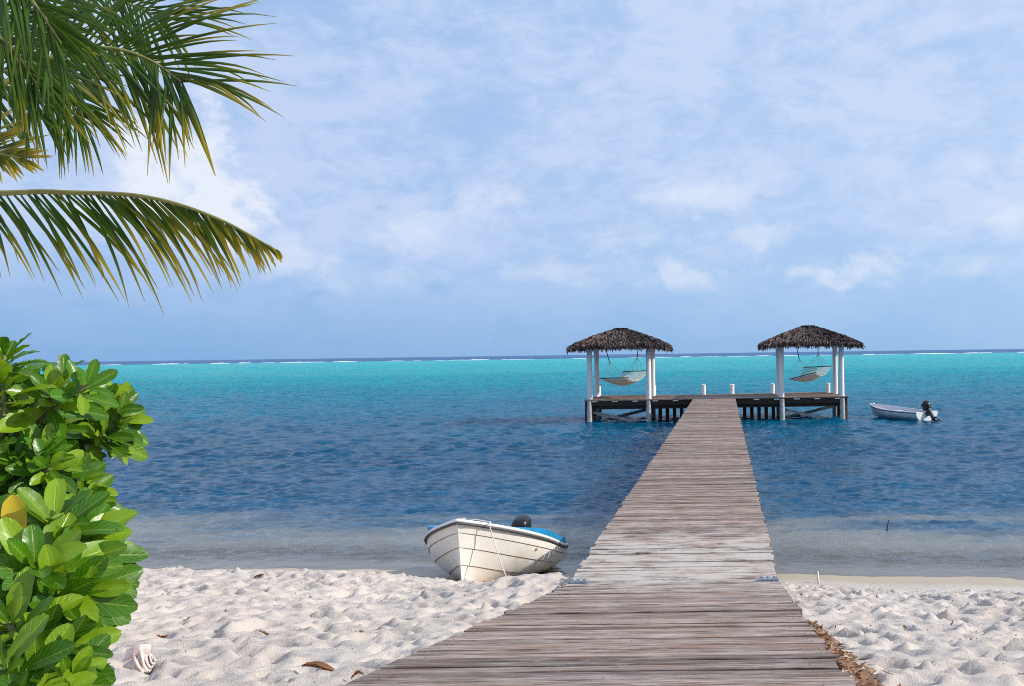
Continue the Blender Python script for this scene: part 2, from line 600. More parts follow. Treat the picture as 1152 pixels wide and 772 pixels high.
def leaf_mat(name, base, tipcol, rough, trans, attr='tone', veins=False, spots=False):
    m, t, b, o = mat(name)
    a = t.attr(attr).outputs['Fac']
    n = t.noise(t.pos(), 5.0, 4, 0.6)
    c = t.mix(t.smooth(n, 0.3, 0.7), [x * 0.75 for x in base], [x * 1.25 for x in base])
    c = t.mix(t.smooth(a, 0.35, 1.0), c, tipcol)
    if veins:
        lu = t.m('ABSOLUTE', t.attr('across').outputs['Fac'])
        lv = t.attr('along').outputs['Fac']
        ph = t.m('SINE', t.m('SUBTRACT', t.m('MULTIPLY', lv, 62.0), t.m('MULTIPLY', lu, 13.0)))
        vein = t.m('MAXIMUM', t.smooth(ph, 0.80, 1.0, 0, 0.55), t.smooth(lu, 0.10, 0.02))
        c = t.mix(t.m('MULTIPLY', vein, 0.55), c, (0.36, 0.46, 0.09))
        edge = t.smooth(t.m('ADD', lu, t.m('MULTIPLY', t.m('SUBTRACT', t.noise(t.pos(), 30.0, 4, 0.6), 0.5), 0.5)), 1.02, 1.16)
        c = t.mix(t.m('MULTIPLY', edge, 0.7), c, (0.26, 0.17, 0.04))
        sp = t.smooth(t.noise(t.pos(), 26.0, 5, 0.7), 0.70, 0.76, 0, 0.8)
        c = t.mix(sp, c, (0.16, 0.10, 0.03))
        t.put(b.inputs['Normal'], t.bump(t.m('SUBTRACT', t.m('MULTIPLY', n, 0.6), t.m('MULTIPLY', vein, 0.35)), 0.5, 0.004))
    t.put(b.inputs['Base Color'], c)
    b.inputs['Roughness'].default_value = rough
    b.inputs['Specular IOR Level'].default_value = 0.45
    tl = t.n('ShaderNodeBsdfTranslucent')
    t.put(tl.inputs[0], t.mix(1.0, c, (1.25, 1.15, 0.6), 'MULTIPLY'))
    mx = t.n('ShaderNodeMixShader')
    mx.inputs[0].default_value = trans
    t.link(b.outputs[0], mx.inputs[1])
    t.link(tl.outputs[0], mx.inputs[2])
    t.link(mx.outputs[0], o.inputs[0])
    return m


M_frond = leaf_mat('palm_leaflet', (0.062, 0.125, 0.008), (0.48, 0.38, 0.03), 0.36, 0.48)
M_rachis = simple('palm_rib', (0.26, 0.24, 0.06), 0.5, 0.2, 10)
M_leaf = leaf_mat('glossy_shrub_leaf', (0.055, 0.170, 0.004), (0.25, 0.40, 0.012), 0.27, 0.32, veins=True)
M_yellow_leaf = leaf_mat('yellow_leaf', (0.62, 0.44, 0.02), (0.62, 0.44, 0.02), 0.4, 0.3)
M_stem = simple('green_brown_stem', (0.16, 0.17, 0.06), 0.6, 0.3, 20)
M_trunk = simple('palm_bark', (0.26, 0.22, 0.18), 0.9, 0.3, 6, 0.6, 0.2, stretch=(1, 1, 8))
M_dry = leaf_mat('dry_leaf', (0.26, 0.12, 0.055), (0.42, 0.26, 0.14), 0.6, 0.12)

# ------------------------------------------------------------------ ground: beach and seabed
def shore_y(x):
    return 15.35 - 0.11 * np.clip(x, -16, 16) + 0.12 * np.sin(x * 0.9 + 1.0) + 0.05 * np.sin(x * 2.3)


S_R = np.array([-80, -30, -13, -6, -3, 0, 1.3, 2.0, 5.3, 11.2, 12.6, 14.5, 40])
Z_R = np.array([-6, -2.6, -1.3, -0.45, -0.16, 0, 0.11, 0.24, 0.86, 1.82, 2.05, 2.12, 2.5])
S_L = np.array([-80, -30, -13, -6, -3, 0, 1.2, 2.5, 3.2, 5.6, 11.6, 13.0, 15, 40])
Z_L = np.array([-6, -2.6, -1.3, -0.45, -0.16, 0, 0.14, 0.50, 0.66, 0.95, 1.81, 2.03, 2.12, 2.5])


def base_ground(x, y):
    s = shore_y(x) - y
    zr = sum(np.interp(s + o, S_R, Z_R) for o in (-.3, -.1, .1, .3)) / 4
    zl = sum(np.interp(s + o, S_L, Z_L) for o in (-.3, -.1, .1, .3)) / 4
    k = np.clip((x + 5.5) / 5.9, 0, 1)
    k = k * k * (3 - 2 * k)
    z = zl * (1 - k) + zr * k
    z = z + 0.20 * np.exp(-((x + 1.9) / .75) ** 2 - ((y - 11.0) / .9) ** 2)
    return z, s, k


def ground_z(x, y):
    z, _, _ = base_ground(np.array([float(x)]), np.array([float(y)]))
    return float(z[0])


def build_beach():
    xs = np.concatenate([-np.geomspace(60, 9.2, 30), np.arange(-9, 6.5, 0.03), np.geomspace(6.6, 60, 30)])
    ys = np.concatenate([-np.geomspace(30, 0.5, 16), np.linspace(-0.3, 2.6, 20), np.arange(2.7, 17.5, 0.03), np.geomspace(17.6, 90, 40)])
    X, Y = np.meshgrid(xs, ys)
    Z, S, K = base_ground(X, Y)
    # dry, trodden part
    crest = 1.25 * K + 0.5 * (1 - K)
    dry = np.clip((S - crest) / 0.5, 0, 1)
    dry = dry * dry * (3 - 2 * dry)
    nz = 0.022 * vnoise(X * 1.1, Y * 1.1, 1) + 0.010 * vnoise(X * 2.4 + 9, Y * 2.4, 2) + 0.012 * vnoise(X * 5.2, Y * 5.2 + 3, 3) + 0.009 * vnoise(X * 9.5, Y * 9.5, 4) + 0.006 * vnoise(X * 17, Y * 17, 5) + 0.004 * vnoise(X * 29, Y * 29, 6)
    D = np.zeros_like(X)
    # footprints and scuffs: a pit with a pushed-up rim
    n = 6000
    fx = RNG.uniform(-9, 6.5, n)
    fy = RNG.uniform(2.6, 15.6, n)
    for i in range(n):
        r = RNG.uniform(0.03, 0.10)
        asp = RNG.uniform(1.0, 1.9)
        th = RNG.uniform(0, math.pi)
        dep = RNG.uniform(0.30, 0.60) * r
        x0, x1 = np.searchsorted(xs, [fx[i] - 0.55, fx[i] + 0.55])
        y0, y1 = np.searchsorted(ys, [fy[i] - 0.55, fy[i] + 0.55])
        if x1 - x0 < 3 or y1 - y0 < 3:
            continue
        dx = X[y0:y1, x0:x1] - fx[i]
        dy = Y[y0:y1, x0:x1] - fy[i]
        a = (dx * math.cos(th) + dy * math.sin(th)) / (r * asp)
        b = (-dx * math.sin(th) + dy * math.cos(th)) / r
        q = a * a + b * b
        D[y0:y1, x0:x1] += dep * (-np.exp(-q * q * 0.9) + 0.38 * np.exp(-((np.sqrt(q) - 1.38) / 0.36) ** 2))
    D = np.clip(D, -0.09, 0.07)
    Z = Z + dry * (nz + D) + (1 - dry) * 0.006 * vnoise(X * 1.6, Y * 1.6, 8)
    # sand lies just below the boards of the ramp
    ramp_z = np.interp(Y, [2.2, 9.92], [2.217, 1.09])
    under = np.clip(1 - np.abs(X + 0.515) / 1.0, 0, 1) > 0
    onr = (Y < 9.9) & (Y > 2.0)
    edge = np.clip((np.abs(X + 0.515) - 1.0) / 0.5, 0, 1)
    cap = ramp_z - 0.07 + 0.03 * edge * 4
    Z = np.where(onr & (edge < 1), np.minimum(Z, cap), Z)
    Z = np.where(onr & (edge <= 0), np.minimum(Z, ramp_z - 0.14), Z)
    wet = np.clip(1.0 - (S - 0.25 * K) / np.maximum(0.25, 1.0 * K + 0.35 * (1 - K)), 0, 1) + np.clip(-S / 0.6, 0, 2)
    tag(grid_object('beach_sand', X, Y, Z, M_sand, {'wet': wet}), kind='structure')


build_beach()


# ------------------------------------------------------------------ the sea
def build_sea():
    yl = [12.8]
    while yl[-1] < 20000:
        y_ = yl[-1]
        px_ = y_ * y_ / (CAMZ * F)                       # depth of one picture row
        stp = px_ * 0.45
        if stp > 0.24:
            stp = 0.24 if y_ < 190 else max(0.24, (0.5 if y_ < 420 else px_ * 0.30))
        yl.append(y_ + min(stp, y_ * 0.12))
    yy = np.array(yl)
    u = np.arange(-1250, 760, 1.8)
    Y = np.repeat(yy[:, None], len(u), 1)
    X = u[None, :] * np.maximum(yy, 13.5)[:, None] / F
    Z = np.zeros_like(X)
    dY = np.abs(np.gradient(yy))[:, None]
    GX, GY = np.zeros_like(X), np.zeros_like(X)
    comps = []
    for i in range(90):           # fine steep ripples everywhere
        comps.append((0.14 * (0.62 / 0.14) ** RNG.uniform(0, 1), RNG.normal(R(6), R(34)), 0.042 * RNG.uniform(0.6, 1.3), 0))
    for i in range(70):           # short chop, growing out where the lagoon is open
        comps.append((0.40 * (1.5 / 0.40) ** RNG.uniform(0, 1), RNG.normal(R(6), R(36)), 0.047 * RNG.uniform(0.6, 1.3), 1))
    for i in range(36):
        comps.append((2.2 * (30.0 / 2.2) ** RNG.uniform(0, 1), RNG.normal(R(6), R(28)), 0.0125 * RNG.uniform(0.6, 1.3), 2))
    for (lam, th, slope, far) in comps:
        k = 2 * math.pi / lam
        kx, ky = k * math.sin(th), k * math.cos(th)
        amp = slope * lam / (2 * math.pi)
        att = np.exp(-(dY / lam * 2.0) ** 2)
        if far:
            q = np.clip((yy[:, None] - (17 + lam * 6 if far == 1 else 40 + lam * 9)) / (16 if far == 1 else lam * 9), 0, 1)
            att = att * q * q * (3 - 2 * q)
        ph = kx * X + ky * Y + RNG.uniform(0, 6.28)
        Z += amp * att * np.sin(ph)
        cs = 0.85 * amp * att * np.cos(ph)       # trochoid: crests draw together
        GX += cs * math.sin(th)
        GY += cs * math.cos(th)
    gust = 1.0 + 0.25 * vnoise(X / 7.0, Y / 11.0, 21) + 0.25 * vnoise(X / 2.1, Y / 2.6, 22) + 0.2 * vnoise(X / .8, Y / 1.1, 23)
    gust = np.clip(gust, 0.2, 2)
    Z *= gust
    # sharpen the crests a little
    g, s, k = base_ground(X, Y)
    depth = np.clip(-g, -0.5, 6)
    shal = np.clip((-s + 0.35) / 3.5, 0.12, 1.0)
    Z *= shal
    X = X + GX * gust * shal
    Y = Y + GY * gust * shal
    # swell standing up on the reef edge
    keep = np.ones((X.shape[0] - 1, X.shape[1] - 1), bool)
    keep &= ~((s[:-1, :-1] > 0.7) & (s[1:, 1:] > 0.7))
    o = grid_object('sea', X, Y, Z, M_water, {'depth': depth}, keep=keep)
    tag(o, kind='structure')


build_sea()


# white water breaking along the reef
def build_surf():
    m, t, b, o = mat('surf_foam')
    t.put(b.inputs['Base Color'], t.mix(t.noise(t.pos(), 0.6, 4), (0.72, 0.76, 0.78), (0.86, 0.88, 0.88)))
    b.inputs['Roughness'].default_value = 0.8
    mb = MB()
    rr = random.Random(5)
    x = -760.0
    while x < 420:
        ln = rr.uniform(4, 26) * (2.2 if rr.random() < .2 else 1)
        y = 905 + rr.uniform(-22, 22)
        h = rr.uniform(0.15, 0.70) * (1.4 if x > 60 or -620 < x < -420 else 0.9)
        n = max(4, int(ln / 2))
        top, front, back = [], [], []
        for i in range(n + 1):
            f = i / n
            hh = h * (math.sin(math.pi * f) ** 0.6) * rr.uniform(0.65, 1.1) + 0.02
            wob = rr.uniform(-.5, .5)
            front.append((x + ln * f, y - 2.2 + wob, -0.1))
            top.append((x + ln * f, y + wob, hh))
            back.append((x + ln * f, y + 3 + wob, -0.1))
        vs = front + top + back
        fs = []
        for i in range(n):
            fs.append((i, i + 1, n + 1 + i + 1, n + 1 + i))
            fs.append((n + 1 + i, n + 2 + i, 2 * n + 3 + i, 2 * n + 2 + i))
        mb.add(vs, fs)
        x += ln + (rr.uniform(0, 5) if rr.random() < 0.72 else rr.uniform(8, 30))
    ob = mb.build('reef_surf', m, smooth=True)
    tag(ob, 'thin white line of surf breaking on the reef below the horizon', 'surf', kind='stuff')


build_surf()

# ------------------------------------------------------------------ pier and ramp
PXC, HW = -0.515, 1.0           # pier centre, half width
DECK = 1.09
HINGE = 9.92
PF0, PF1 = 50.0, 55.3           # platform front / back
PL, PR = -6.72, 5.86


def planks(mb, x0, x1, y0, y1, zf, w=0.145, th=0.042, rr=random, gap=(0.009, 0.030), flare=None):
    y = y0
    xa, xb = x0, x1
    while y < y1 - 0.03:
        ww = min(w * rr.uniform(0.93, 1.05), y1 - y)
        if flare:
            x0, x1 = xa - flare[1] * (flare[0] - y), xb + flare[2] * (flare[0] - y)
        g = rr.uniform(*gap)
        e0, e1 = rr.uniform(-.02, .02), rr.uniform(-.018, .018)
        dz = rr.gauss(0, 0.0028)
        tw = rr.gauss(0, 0.003)
        mb.a = rr.random()
        bm = bmesh.new()
        bmesh.ops.create_cube(bm, size=1.0)
        L_, W_ = (x1 + e1) - (x0 + e0), ww - g
        for v_ in bm.verts:
            v_.co = Vector((v_.co.x * L_, v_.co.y * W_, v_.co.z * th))
        bmesh.ops.bevel(bm, geom=[e for e in bm.edges if abs(e.verts[0].co.z - e.verts[1].co.z) < 1e-6 and e.verts[0].co.z > 0], offset=0.005, segments=1, affect='EDGES')
        yc = y + ww / 2
        sl = (zf(y + ww) - zf(y)) / ww
        sk = rr.gauss(0, 0.0012)
        for v_ in bm.verts:
            lx, ly_ = v_.co.x, v_.co.y
            v_.co = Vector(((x0 + x1 + e0 + e1) / 2 + lx, yc + ly_ + lx * sk, zf(yc) + sl * ly_ - th / 2 + v_.co.z + dz + tw * (lx / 1.0) + tw * ly_ * 6))
        mb.bm(bm)
        if y < 14:
            for xx in (x0 + .07, x0 + .13, (x0 + x1) / 2 + .03, x1 - .13, x1 - .07):
                if rr.random() < .25:
                    continue
                nx, ny = xx + rr.uniform(-.02, .02), yc + rr.uniform(-.03, .03)
                nz_ = zf(ny) + dz + .0012 + tw * (nx - (x0 + x1) / 2)
                q = [(nx + .0048 * math.cos(k_ * 1.047), ny + .0048 * math.sin(k_ * 1.047), nz_) for k_ in range(6)]
                mb.add(q, [(0, 1, 2, 3, 4, 5)], 1)
        y += ww


pier = empty('pier', (PXC, HINGE, 0))
tag(pier, 'long grey wooden pier over the lagoon ending in a wide platform', 'pier')


def to_parent(o, par):
    o.matrix_parent_inverse = Matrix.Translation(par.location).inverted()
    return o


def part(mb, name, mats, par, **kw):
    return to_parent(mb.build(name, mats, par, **kw), par)


rr = random.Random(3)
mb = MB()
planks(mb, PXC - HW, PXC + HW, HINGE + 0.01, PF0 - 0.01, lambda y: DECK, rr=rr)
part(mb, 'walkway_deck', [M_deck, M_nail], pier, attr='tone')
mb = MB()
planks(mb, PL, PR, PF0, PF1, lambda y: DECK, rr=rr)
part(mb, 'platform_deck', M_deck, pier, attr='tone')
# stringers under the walkway
for sx in (-1, 0, 1):
    mb = MB()
    xc = PXC + sx * (HW - 0.12)
    mb.a = rr.random()
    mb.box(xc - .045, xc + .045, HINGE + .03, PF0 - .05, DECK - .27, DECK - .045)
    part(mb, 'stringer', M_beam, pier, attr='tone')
# walkway piles, in pairs
for i in range(10):
    y = HINGE + 2.2 + i * 4.1
    for sx in (-1, 1):
        mb = MB()
        mb.tube([(PXC + sx * .80, y, -2.2), (PXC + sx * .80, y, DECK - .28)], [.11, .10], 12)
        part(mb, 'pile', M_pile_dark, pier, smooth=True, sharp=40)
    mb = MB()
    mb.a = rr.random()
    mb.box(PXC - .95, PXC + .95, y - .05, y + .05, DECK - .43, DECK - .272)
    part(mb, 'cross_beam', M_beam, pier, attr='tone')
# platform edge beams
for (yb, nm) in ((PF0 + .10, 'edge_beam'), (PF1 - .10, 'edge_beam'), ((PF0 + PF1) / 2, 'edge_beam')):
    mb = MB()
    mb.a = rr.random()
    mb.box(PL + .03, PR - .03, yb - .05, yb + .05, DECK - .30, DECK - .046)
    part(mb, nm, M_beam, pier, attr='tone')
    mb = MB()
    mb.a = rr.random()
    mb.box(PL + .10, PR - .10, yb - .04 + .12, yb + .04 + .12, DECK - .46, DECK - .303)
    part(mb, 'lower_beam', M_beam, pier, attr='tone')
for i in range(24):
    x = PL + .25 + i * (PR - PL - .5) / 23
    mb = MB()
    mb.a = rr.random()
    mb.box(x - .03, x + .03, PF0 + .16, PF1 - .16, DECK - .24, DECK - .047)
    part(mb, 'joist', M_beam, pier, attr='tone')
HUTL = (-5.07, 51.75, 2.83)     # centre x, centre y, post spacing
HUTR = (4.16, 51.75, 2.88)
# grey sleeved piles under the hut posts, dark ones elsewhere
for (hx, hy, sp) in (HUTL, HUTR):
    for sx in (-.5, .5):
        for sy in (-.5, .5):
            mb = MB()
            yy = hy + sy * sp - (0.22 if sy < 0 else 0)
            mb.tube([(hx + sx * sp, yy, -2.4), (hx + sx * sp, yy, DECK - (.05 if sy > 0 else .06))], .125, 14)
            part(mb, 'sleeved_pile', M_pile_grey, pier, smooth=True, sharp=40)
for x in (PL + .12, PR - .12, PL + .12, PR - .12):
    pass
for (x, y) in ((PL + .10, PF0 + .35), (PR - .10, PF0 + .35), (PL + .12, PF1 - .3), (PR - .12, PF1 - .3), (PR - .13, 52.6), (PL + .13, 52.6)):
    mb = MB()
    mb.tube([(x, y, -2.4), (x, y, DECK - .31)], .12, 12)
    part(mb, 'pile', M_pile_dark, pier, smooth=True, sharp=40)
# closely set timbers between the huts and the walkway
for k in range(6):
    mb = MB()
    x = -3.18 + k * .35
    mb.box(x - .085, x + .085, 51.2, 51.36, -2.2, DECK - .30, bev=.01)
    part(mb, 'timber_pile', M_pile_dark, pier)
for k in range(5):
    mb = MB()
    x = 0.95 + k * .35
    mb.box(x - .085, x + .085, 51.2, 51.36, -2.2, DECK - .30, bev=.01)
    part(mb, 'timber_pile', M_pile_dark, pier)
# pale diagonal braces
for (hx, hy, sp) in (HUTL, HUTR):
    for (sg, y) in ((1, hy - sp / 2 + .06), (-1, hy + sp / 2 - .1)):
        mb = MB()
        a = Vector((hx - sg * sp / 2 * .92, y, DECK - .60))
        b_ = Vector((hx + sg * sp / 2 * .92, y, -.12))
        d = (b_ - a)
        M = Matrix.Translation((a + b_) / 2) @ d.to_track_quat('X', 'Z').to_matrix().to_4x4()
        mb.box(-d.length / 2, d.length / 2, -.025, .025, -.075, .075, M=M)
        part(mb, 'diagonal_brace', M_brace, pier)

for k in range(13):
    x = PL + .5 + k * (PR - PL - 1.0) / 12
    if abs(x - PXC) < 1.1:
        continue
    mb = MB()
    mb.box(x - .13, x + .13, PF0 + .032, PF0 + .048, DECK - .10, DECK - .05)
    part(mb, 'edge_bracket', M_white_post, pier)

# mooring posts standing through the far edge of the platform
POSTS = [(673, 'white mooring post at the far left corner of the platform, beside the left hut'),
         (735, 'white mooring post just behind the inner posts of the left hut'),
         (791, 'white mooring post on the platform edge, left of the two facing the walkway end'),
         (823, 'white mooring post on the platform edge, right of the two facing the walkway end'),
         (868.5, 'white mooring post beside the inner posts of the right hut'),
         (931, 'white mooring post under the right hut, behind its hammock')]
for (px, lb) in POSTS:
    X = (px - PX) * 54.95 / F
    e = empty('mooring_post', (X, 54.95, DECK))
    tag(e, lb, 'mooring post', 'white mooring posts along the far platform edge')
    mb = MB()
    mb.tube([(0, 0, 0.0), (0, 0, .47)], .115, 16)
    mb.build('post', M_white_post, e, smooth=True, sharp=40)
    mb = MB()
    mb.tube([(0, 0, .472), (0, 0, .50), (0, 0, .53)], [.13, .13, .05], 16)
    mb.build('post_cap', M_white_post, e, smooth=True, sharp=40)

# ramp from the beach up to the hinge
ramp = empty('ramp', (PXC, 6.0, 1.6))
tag(ramp, 'sloping boardwalk of weathered grey planks lying on the sand, nearest stretch before the pier', 'ramp')


def ramp_z(y):
    return float(np.interp(y, [2.2, HINGE], [2.217, DECK]))


mb = MB()
planks(mb, PXC - HW, PXC + HW, 2.2, HINGE - 0.012, ramp_z, rr=rr, flare=(HINGE, .0165, .0040))
part(mb, 'ramp_deck', [M_deck, M_nail], ramp, attr='tone')
for sx in (-1, 0, 1):
    mb = MB()
    mb.a = rr.random()
    xc = PXC + sx * (HW - 0.07)
    for (ya, yb) in ((2.3, HINGE - .05),):
        za, zb = ramp_z(ya) - .05, ramp_z(yb) - .05
        mb.add([(xc - .04, ya, za), (xc + .04, ya, za), (xc + .04, yb, zb), (xc - .04, yb, zb), (xc - .04, ya, za - .16), (xc + .04, ya, za - .16), (xc + .04, yb, zb - .16), (xc - .04, yb, zb - .16)],
               [(0, 1, 2, 3), (7, 6, 5, 4), (0, 4, 5, 1), (1, 5, 6, 2), (2, 6, 7, 3), (3, 7, 4, 0)])
    part(mb, 'stringer', M_beam, ramp, attr='tone')
for sx in (-1, 1):
    mb = MB()
    xc = PXC + sx * (HW - 0.10)
    mb.box(xc - .10, xc + .10, HINGE - .05, HINGE + .07, DECK + .004, DECK + .014)
    for dx in (-.06, .0, .06):
        mb.tube([(xc + dx, HINGE + .02, DECK + .012), (xc + dx, HINGE + .02, DECK + .045)], .017, 8)
    mb.tube([(xc - .09, HINGE - .01, DECK + .022), (xc + .09, HINGE - .01, DECK + .022)], .016, 10)
    part(mb, 'hinge_bracket', M_steel, ramp)


# ------------------------------------------------------------------ thatched huts
def make_hut(cx, cy, sp, label, seed):
    r = random.Random(seed)
    e = empty('thatched_hut', (cx, cy, DECK))
    tag(e, label, 'hut', 'thatched huts on the pier platform')
    PH = 2.44
    for sx in (-.5, .5):
        for sy in (-.5, .5):
            mb = MB()
            hw = .125
            mb.tube([(sx * sp, sy * sp, .002), (sx * sp, sy * sp, PH)], hw, 20)
            mb.build('post', M_white_post, e, smooth=True, sharp=40)
    for sx in (-.5, .5):
        mb = MB()
        mb.box(sx * sp - .06, sx * sp + .06, -sp / 2 - .25, sp / 2 + .25, PH + .002, PH + .14)
        mb.build('roof_beam', M_white_post, e)
    for sy in (-.5, .5):
        mb = MB()
        mb.box(-sp / 2 - .2, sp / 2 + .2, sy * sp - .055, sy * sp + .055, PH + .142, PH + .25)
        mb.build('roof_beam', M_white_post, e)
    # roof shell: hip roof with short ridge
    EV, TOP, H0, H1 = 2.32, .26, 2.52, 3.34

    def surf(side, a, f):
        """side 0..3, a -1..1 along the side, f 0 eave .. 1 ridge"""
        hx = EV + (0.30 - EV) * f
        hy = EV + (0.10 - EV) * f
        z = H0 + (H1 - H0) * (f ** 0.86) - 0.10 * (1 - f) ** 3 * (abs(a) ** 4)
        if side == 0:
            return Vector((a * hx, -hy, z))
        if side == 1:
            return Vector((hx, a * hy, z))
        if side == 2:
            return Vector((-a * hx, hy, z))
        return Vector((-hx, -a * hy, z))
    mb = MB()
    mb.a = .15
    n, k = 12, 10
    for side in range(4):
        vs, fs = [], []
        for j in range(k + 1):
            for i in range(n + 1):
                vs.append(surf(side, -1 + 2 * i / n, j / k))
        for j in range(k):
            for i in range(n):
                q = j * (n + 1) + i
                fs.append((q, q + 1, q + n + 2, q + n + 1))
        mb.add(vs, fs)
        mb.add([v - Vector((0, 0, .07)) for v in vs], [f[::-1] for f in fs])
    mb.add([surf(0, -1, 1), surf(0, 1, 1), surf(2, -1, 1), surf(2, 1, 1)], [(0, 1, 2, 3)])
    roof = mb.build('roof', M_thatch, e, attr='tone')
    # thatch courses laid from eave to ridge
    mb = MB()
    rows = 15
    for j in range(rows):
        f = j / (rows - 1) * .97
        for side in range(4):
            wid = (EV + ((0.30 if side % 2 == 0 else 0.10) - EV) * f) * 2
            cnt = int(max(4, wid * 42))
            for _ in range(cnt):
                a = r.uniform(-1.02, 1.02)
                f0 = min(1.0, max(0, f + r.uniform(-.03, .05)))
                p1 = surf(side, a, min(1, f0 + .10)) + Vector((0, 0, .045))
                p0 = surf(side, a, f0)
                slope = (p0 - p1)
                outw = Vector((slope.x, slope.y, 0))
                outw = outw.normalized() if outw.length > 1e-6 else Vector((0, -1, 0))
                ln = r.uniform(.16, .36)
                if j == 0:
                    d = outw * r.uniform(.15, .55) + Vector((0, 0, -1)) * r.uniform(.5, 1.0)
                else:
                    d = slope.normalized() + outw * r.uniform(0, .18) + Vector((0, 0, r.uniform(-.10, .16)))
                side_v = Vector((-outw.y, outw.x, 0))
                d = (d.normalized() + side_v * r.uniform(-.35, .35)).normalized()
                st = p0 + Vector((0, 0, r.uniform(.02, .10)))
                tip = st + d * ln
                ww = r.uniform(.012, .032)
                nrm = d.cross(side_v).normalized()
                tw = nrm * r.uniform(-.03, .03)
                tone = min(1, max(0, r.gauss(.42, .20) + (.28 if r.random() < .10 else 0)))
                mid = st.lerp(tip, .55) + nrm * r.uniform(-.02, .02)
                mb.add([st - side_v * ww + tw, st + side_v * ww - tw, mid + side_v * ww * .9 - tw, mid - side_v * ww * .9 + tw, tip], [(0, 1, 2, 3), (3, 2, 4)], a=tone)
    mb.build('thatch', M_thatch, roof, attr='tone')
    # fringe hanging inside the eaves
    mb = MB()
    for side in range(4):
        for _ in range(240):
            a = r.uniform(-1.01, 1.01)
            st = surf(side, a, r.uniform(0, .05)) + Vector((0, 0, .02))
            q = surf(side, a, 0) - surf(side, a, .2)
            outw = Vector((q.x, q.y, 0)).normalized()
            side_v = Vector((-outw.y, outw.x, 0))
            ln = r.uniform(.06, .24)
            tip = st + Vector((0, 0, -ln)) + outw * r.uniform(-.04, .12) + side_v * r.uniform(-.09, .09)
            ww = r.uniform(.012, .035)
            mb.add([st - side_v * ww, st + side_v * ww, tip], [(0, 1, 2)], a=min(1, max(0, r.gauss(.34, .16))))
    mb.build('eave_fringe', M_thatch, roof, attr='tone')
    # cap bundle on the ridge
    mb = MB()
    for _ in range(260):
        x = r.uniform(-.32, .32)
        sd = r.choice((-1, 1))
        st = Vector((x, -sd * r.uniform(.0, .10), H1 + r.uniform(.04, .13)))
        tip = st + Vector((r.uniform(-.22, .22), sd * r.uniform(.18, .38), r.uniform(-.2, .02)))
        ww = r.uniform(.02, .04)
        sv = Vector((1, 0, 0))
        mb.add([st - sv * ww, st + sv * ww, tip + sv * ww * .4, tip - sv * ww * .4], [(0, 1, 2, 3)], a=min(1, max(0, r.gauss(.36, .16))))
    mb.tube([(-.28, 0, H1 + .03), (.28, 0, H1 + .03)], .09, 8)
    mb.build('ridge_cap', M_thatch, roof, attr='tone')
    return e


make_hut(*HUTL, 'thatched open hut on white posts at the left end of the pier platform', 41)
make_hut(*HUTR, 'thatched open hut on white posts at the right end of the pier platform', 42)


# ------------------------------------------------------------------ hammocks
def make_hammock(hut, label, b1, b2, seed, sag):
    """b1, b2: (end A, end B) of each spreader bar, local to the hut"""
    r = random.Random(seed)
    cx, cy, sp = hut
    e = empty('hammock', (cx, cy, DECK))
    tag(e, label, 'hammock', 'rope hammocks slung under the huts')
    A0, A1 = [Vector(p) for p in b1]
    B0, B1 = [Vector(p) for p in b2]
    n, mm = 26, 18

    def bed(s, t_):
        a = A0.lerp(A1, s)
        b = B0.lerp(B1, s)
        p = a.lerp(b, t_)
        p.z -= sag * 4 * t_ * (1 - t_) * (0.75 + 0.5 * math.sin(math.pi * s))
        return p
    mb = MB()
    for i in range(mm + 1):
        mb.tube([bed(i / mm, j / n) for j in range(n + 1)], .011, 4)
    for j in range(1, n):
        mb.tube([bed(i / 8, j / n) for i in range(9)], .009, 4)
    mb.build('net', M_net, e)
    mb = MB()
    vs = [bed(.08 + .84 * i / 8, .06 + .52 * j / 10) + Vector((0, 0, .012)) for j in range(11) for i in range(9)]
    fs = [(j * 9 + i, j * 9 + i + 1, j * 9 + i + 10, j * 9 + i + 9) for j in range(10) for i in range(8)]
    mb.add(vs, fs)
    mb.add([v + Vector((0, 0, .02)) for v in vs], fs)
    mb.build('woven_bed', M_net, e, smooth=True)
    for (p, q) in ((A0, A1), (B0, B1)):
        mb = MB()
        d = (q - p).normalized() * .05
        mb.tube([p - d, q + d], .024, 8)
        mb.build('spreader_bar', M_spreader, e, smooth=True, sharp=40)
    for (p, q, anchor) in ((A0, A1, Vector(((A0.x + A1.x) / 2 - .35, -sp / 2 + .08, 2.50))), (B0, B1, Vector(((B0.x + B1.x) / 2 + .1, sp / 2 - .08, 2.52)))):
        c = (p + q) / 2
        ring = c.lerp(anchor, .55)
        mb = MB()
        for i in range(7):
            mb.tube([p.lerp(q, i / 6), ring], .006, 4)
        mb.build('rope_fan', M_net, e)
        mb = MB()
        mb.tube([ring, anchor], .022, 6)
        mb.build('hanging_rope', M_dark_rope, e)
    return e


make_hammock(HUTL, 'tan rope hammock hanging low under the left hut',
             ((-.95, -1.0, 1.02), (.35, -.75, 1.02)), ((.0, 1.0, 1.30), (1.22, .85, 1.32)), 51, .42)
make_hammock(HUTR, 'pale cream rope hammock slung tilted under the right hut',
             ((-.98, -1.0, .86), (.25, -.7, 1.15)), ((-.15, 1.0, 1.38), (1.15, .9, 1.42)), 52, .38)


